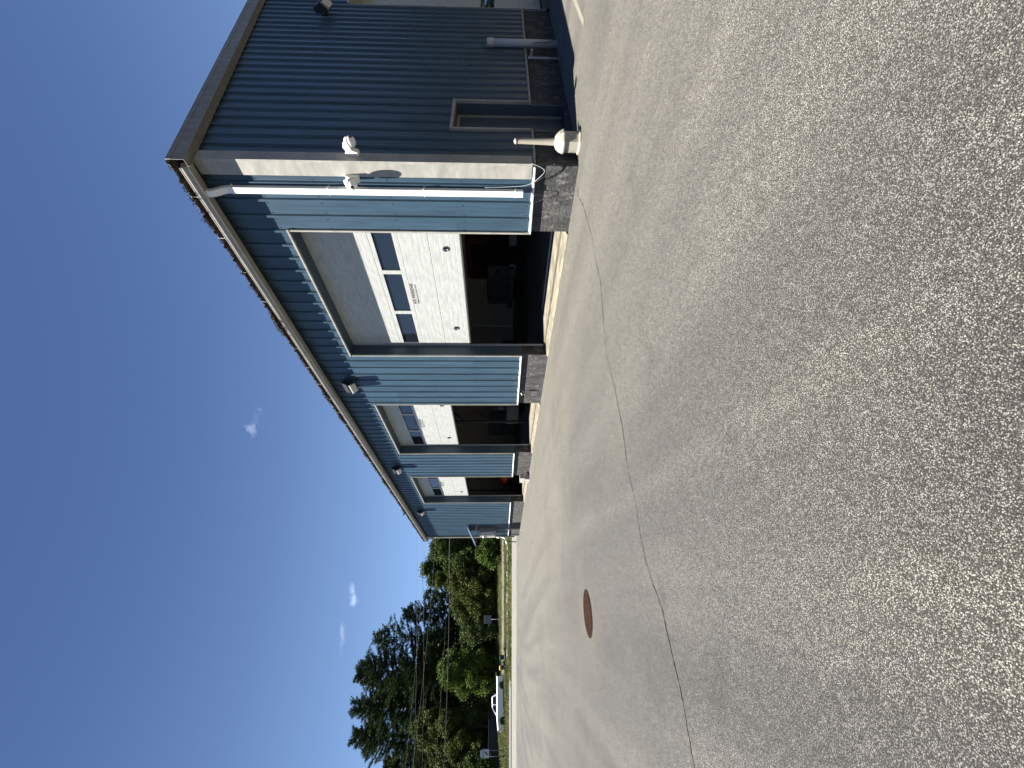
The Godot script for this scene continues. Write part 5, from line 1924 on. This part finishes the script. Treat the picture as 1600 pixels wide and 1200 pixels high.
func make_trees():
	var pg := "pines beyond the lot"
	var lg := "leafy trees beyond the lot"
	var top := func(x: float, t: float) -> float:
		# tree height from its top's row in the photograph at distance t
		return EYE.y + (781.0 - x) / 642.7 * t - bank_height(t)
	var dark := Color(0.024, 0.041, 0.016)
	var pinec := Color(0.030, 0.046, 0.018)
	var olive := Color(0.056, 0.073, 0.020)
	var bright := Color(0.056, 0.092, 0.021)
	# pines: place, height, breadth, foot of crown
	pine(on_bank(1150, 74), top.call(551, 74), 6.0, 0.12, pinec, 501, "tallest dark pine with drooping plumes, behind the notice board", pg, 1.0)
	pine(on_bank(1099, 72), top.call(554, 72), 5.4, 0.22, pinec, 502, "tall dark pine right behind the pickup's cab", pg, 0.95)
	pine(on_bank(1045, 71), top.call(562, 71), 5.6, 0.36, pinec, 503, "tall pine with bare lower trunk and dead limbs", pg, 1.0, 0.28)
	pine(on_bank(990, 73), top.call(584, 73), 4.8, 0.15, dark, 504, "sparse pine with sky showing through its limbs", pg, 0.42)
	pine(on_bank(958, 76), top.call(632, 76), 4.0, 0.12, dark, 505, "thin ragged pine in the middle of the tree line", pg, 0.42)
	pine(on_bank(931, 74), top.call(667, 74), 3.3, 0.1, dark, 506, "short pine next to the pointed leafy tree", pg, 0.55)
	pine(on_bank(1196, 76), top.call(600, 76), 5.0, 0.1, pinec, 507, "dark pine cut by the picture's edge farthest from the garage", pg, 1.0)
	pine(on_bank(1072, 78), top.call(592, 78), 5.0, 0.15, dark, 508, "dark pine half hidden between the two tallest pines", pg, 0.9)
	# leafy trees
	broadleaf(on_bank(889, 70), top.call(657, 70), 3.8, 0.10, Color(0.050, 0.074, 0.019), 511, "pointed leafy tree standing clear of the garage", lg)
	broadleaf(on_bank(856, 68), top.call(669, 68), 3.7, 0.10, Color(0.046, 0.070, 0.019), 512, "dense leafy tree beside the far garage corner", lg)
	broadleaf(on_bank(872, 72), top.call(672, 72), 4.2, 0.08, Color(0.040, 0.062, 0.017), 526, "dark leafy tree between the pointed tree and the garage corner", lg)
	broadleaf(on_bank(826, 70), top.call(676, 70), 4.0, 0.10, Color(0.046, 0.068, 0.019), 513, "leafy tree mostly hidden behind the garage", lg, 0.5)
	broadleaf(on_bank(908, 67), top.call(700, 67), 3.5, 0.06, olive, 514, "olive green leafy tree in front of the pointed tree", lg)
	broadleaf(on_bank(940, 67), top.call(706, 67), 3.7, 0.05, Color(0.058, 0.078, 0.022), 515, "rounded leafy tree on the garage side of the road sign", lg)
	broadleaf(on_bank(972, 66), top.call(718, 66), 3.2, 0.04, Color(0.05, 0.075, 0.025), 516, "leafy tree directly behind the road sign", lg)
	broadleaf(on_bank(1003, 68), top.call(722, 68), 3.4, 0.04, Color(0.038, 0.058, 0.02), 517, "dark leafy tree above the flatbed trailer", lg)
	broadleaf(on_bank(1048, 64), top.call(686, 64), 3.7, 0.12, bright, 518, "bright green leafy tree above the mower", lg)
	broadleaf(on_bank(1083, 68), top.call(718, 68), 3.4, 0.06, Color(0.038, 0.058, 0.02), 519, "dark leafy tree above the pickup", lg)
	broadleaf(on_bank(1133, 67), top.call(641, 67), 4.0, 0.14, olive, 520, "tall olive leafy tree in front of the tallest pine", lg)
	broadleaf(on_bank(1175, 67), top.call(668, 67), 3.8, 0.12, Color(0.052, 0.07, 0.022), 521, "leafy tree rising behind the white notice board", lg)
	broadleaf(on_bank(1192, 64), top.call(727, 64), 2.8, 0.05, Color(0.055, 0.075, 0.024), 522, "low leafy tree at the picture's edge beside the notice board", lg)
	broadleaf(on_bank(864, 62), top.call(745, 62), 2.3, 0.03, bright, 523, "low bright green shrub tree next to the meter cabinet", lg)
	broadleaf(on_bank(1110, 70), top.call(700, 70), 3.5, 0.05, Color(0.038, 0.058, 0.02), 524, "dark leafy tree filling the gap over the pickup's hood", lg)
	broadleaf(on_bank(1025, 70), top.call(700, 70), 3.5, 0.05, Color(0.034, 0.053, 0.018), 525, "dark leafy tree between trailer and bare pine trunk", lg)
	# the wood behind reads as one dark mass
	var r := RandomNumberGenerator.new()
	r.seed = 88
	var xf := []
	var cols := []
	for i in 9000:
		var t := r.randf_range(76, 94)
		var s := r.randf_range(-1.0, -0.2) * t
		var p := land(t, s)
		var q := s / t
		var lim := 8.0 + 2.5 * sin(s * 0.31) + (4.0 if q < -0.6 else 0.0)
		if q > -0.56:
			lim = 6.0
		p.y += r.randf_range(0.0, 1.0) * lim
		xf.append(Transform3D(Basis.from_euler(Vector3(r.randf(), r.randf() * TAU, r.randf())).scaled(Vector3.ONE * r.randf_range(2.0, 3.4)), p))
		var v := r.randf_range(0.6, 1.2)
		cols.append(Color(0.036 * v, 0.053 * v, 0.018 * v))
	var w := crown_of(self, "woodland", leaf_clump(301, Color(1, 1, 1)), xf, cols, M.leaf)
	tag(w, "dark woodland massed behind the first row of trees", "woodland", "", "stuff")
	# trees that go on left of the frame and stand east of the garage: the door panes mirror them
	var i := 0
	for q in [[-33, -70, 19, "leafy tree of the row going on past the picture's edge"], [-42, -60, 18, "second leafy tree of the row going on past the picture's edge"], [-50, -48, 18, "third leafy tree of the row going on past the picture's edge"], [42, 10, 12, "leafy tree east of the garage mirrored in the end door pane"], [45, 3, 12, "north neighbour of the tree mirrored in the end door pane"], [40, 17, 12, "south neighbour of the tree mirrored in the end door pane"]]:
		broadleaf(Vector3(q[0], -0.1, q[1]), q[2], 5.2, 0.1, Color(0.05, 0.072, 0.02), 540 + i, q[3], "trees mirrored in the door panes", 0.22)
		i += 1
	# unseen wood added south of the lot to block low sky from the gable
	xf = []
	cols = []
	for k in 5200:
		var x := r.randf_range(-34.0, 62.0)
		var p := Vector3(x, 0, 27.0 + r.randf_range(-3, 5) + absf(x - 10) * 0.06)
		p.y = r.randf_range(0.0, 1.0) * (14.0 + 3.0 * sin(x * 0.4))
		xf.append(Transform3D(Basis.from_euler(Vector3(r.randf(), r.randf() * TAU, r.randf())).scaled(Vector3.ONE * r.randf_range(3.0, 4.5)), p))
		var v := r.randf_range(0.6, 1.2)
		cols.append(Color(0.042 * v, 0.062 * v, 0.019 * v))
	w = crown_of(self, "woodland_001", leaf_clump(302, Color(1, 1, 1)), xf, cols, M.leaf)
	tag(w, "unseen leafy woodland added south of the lot to shade the gable from the low sky", "woodland", "", "stuff")
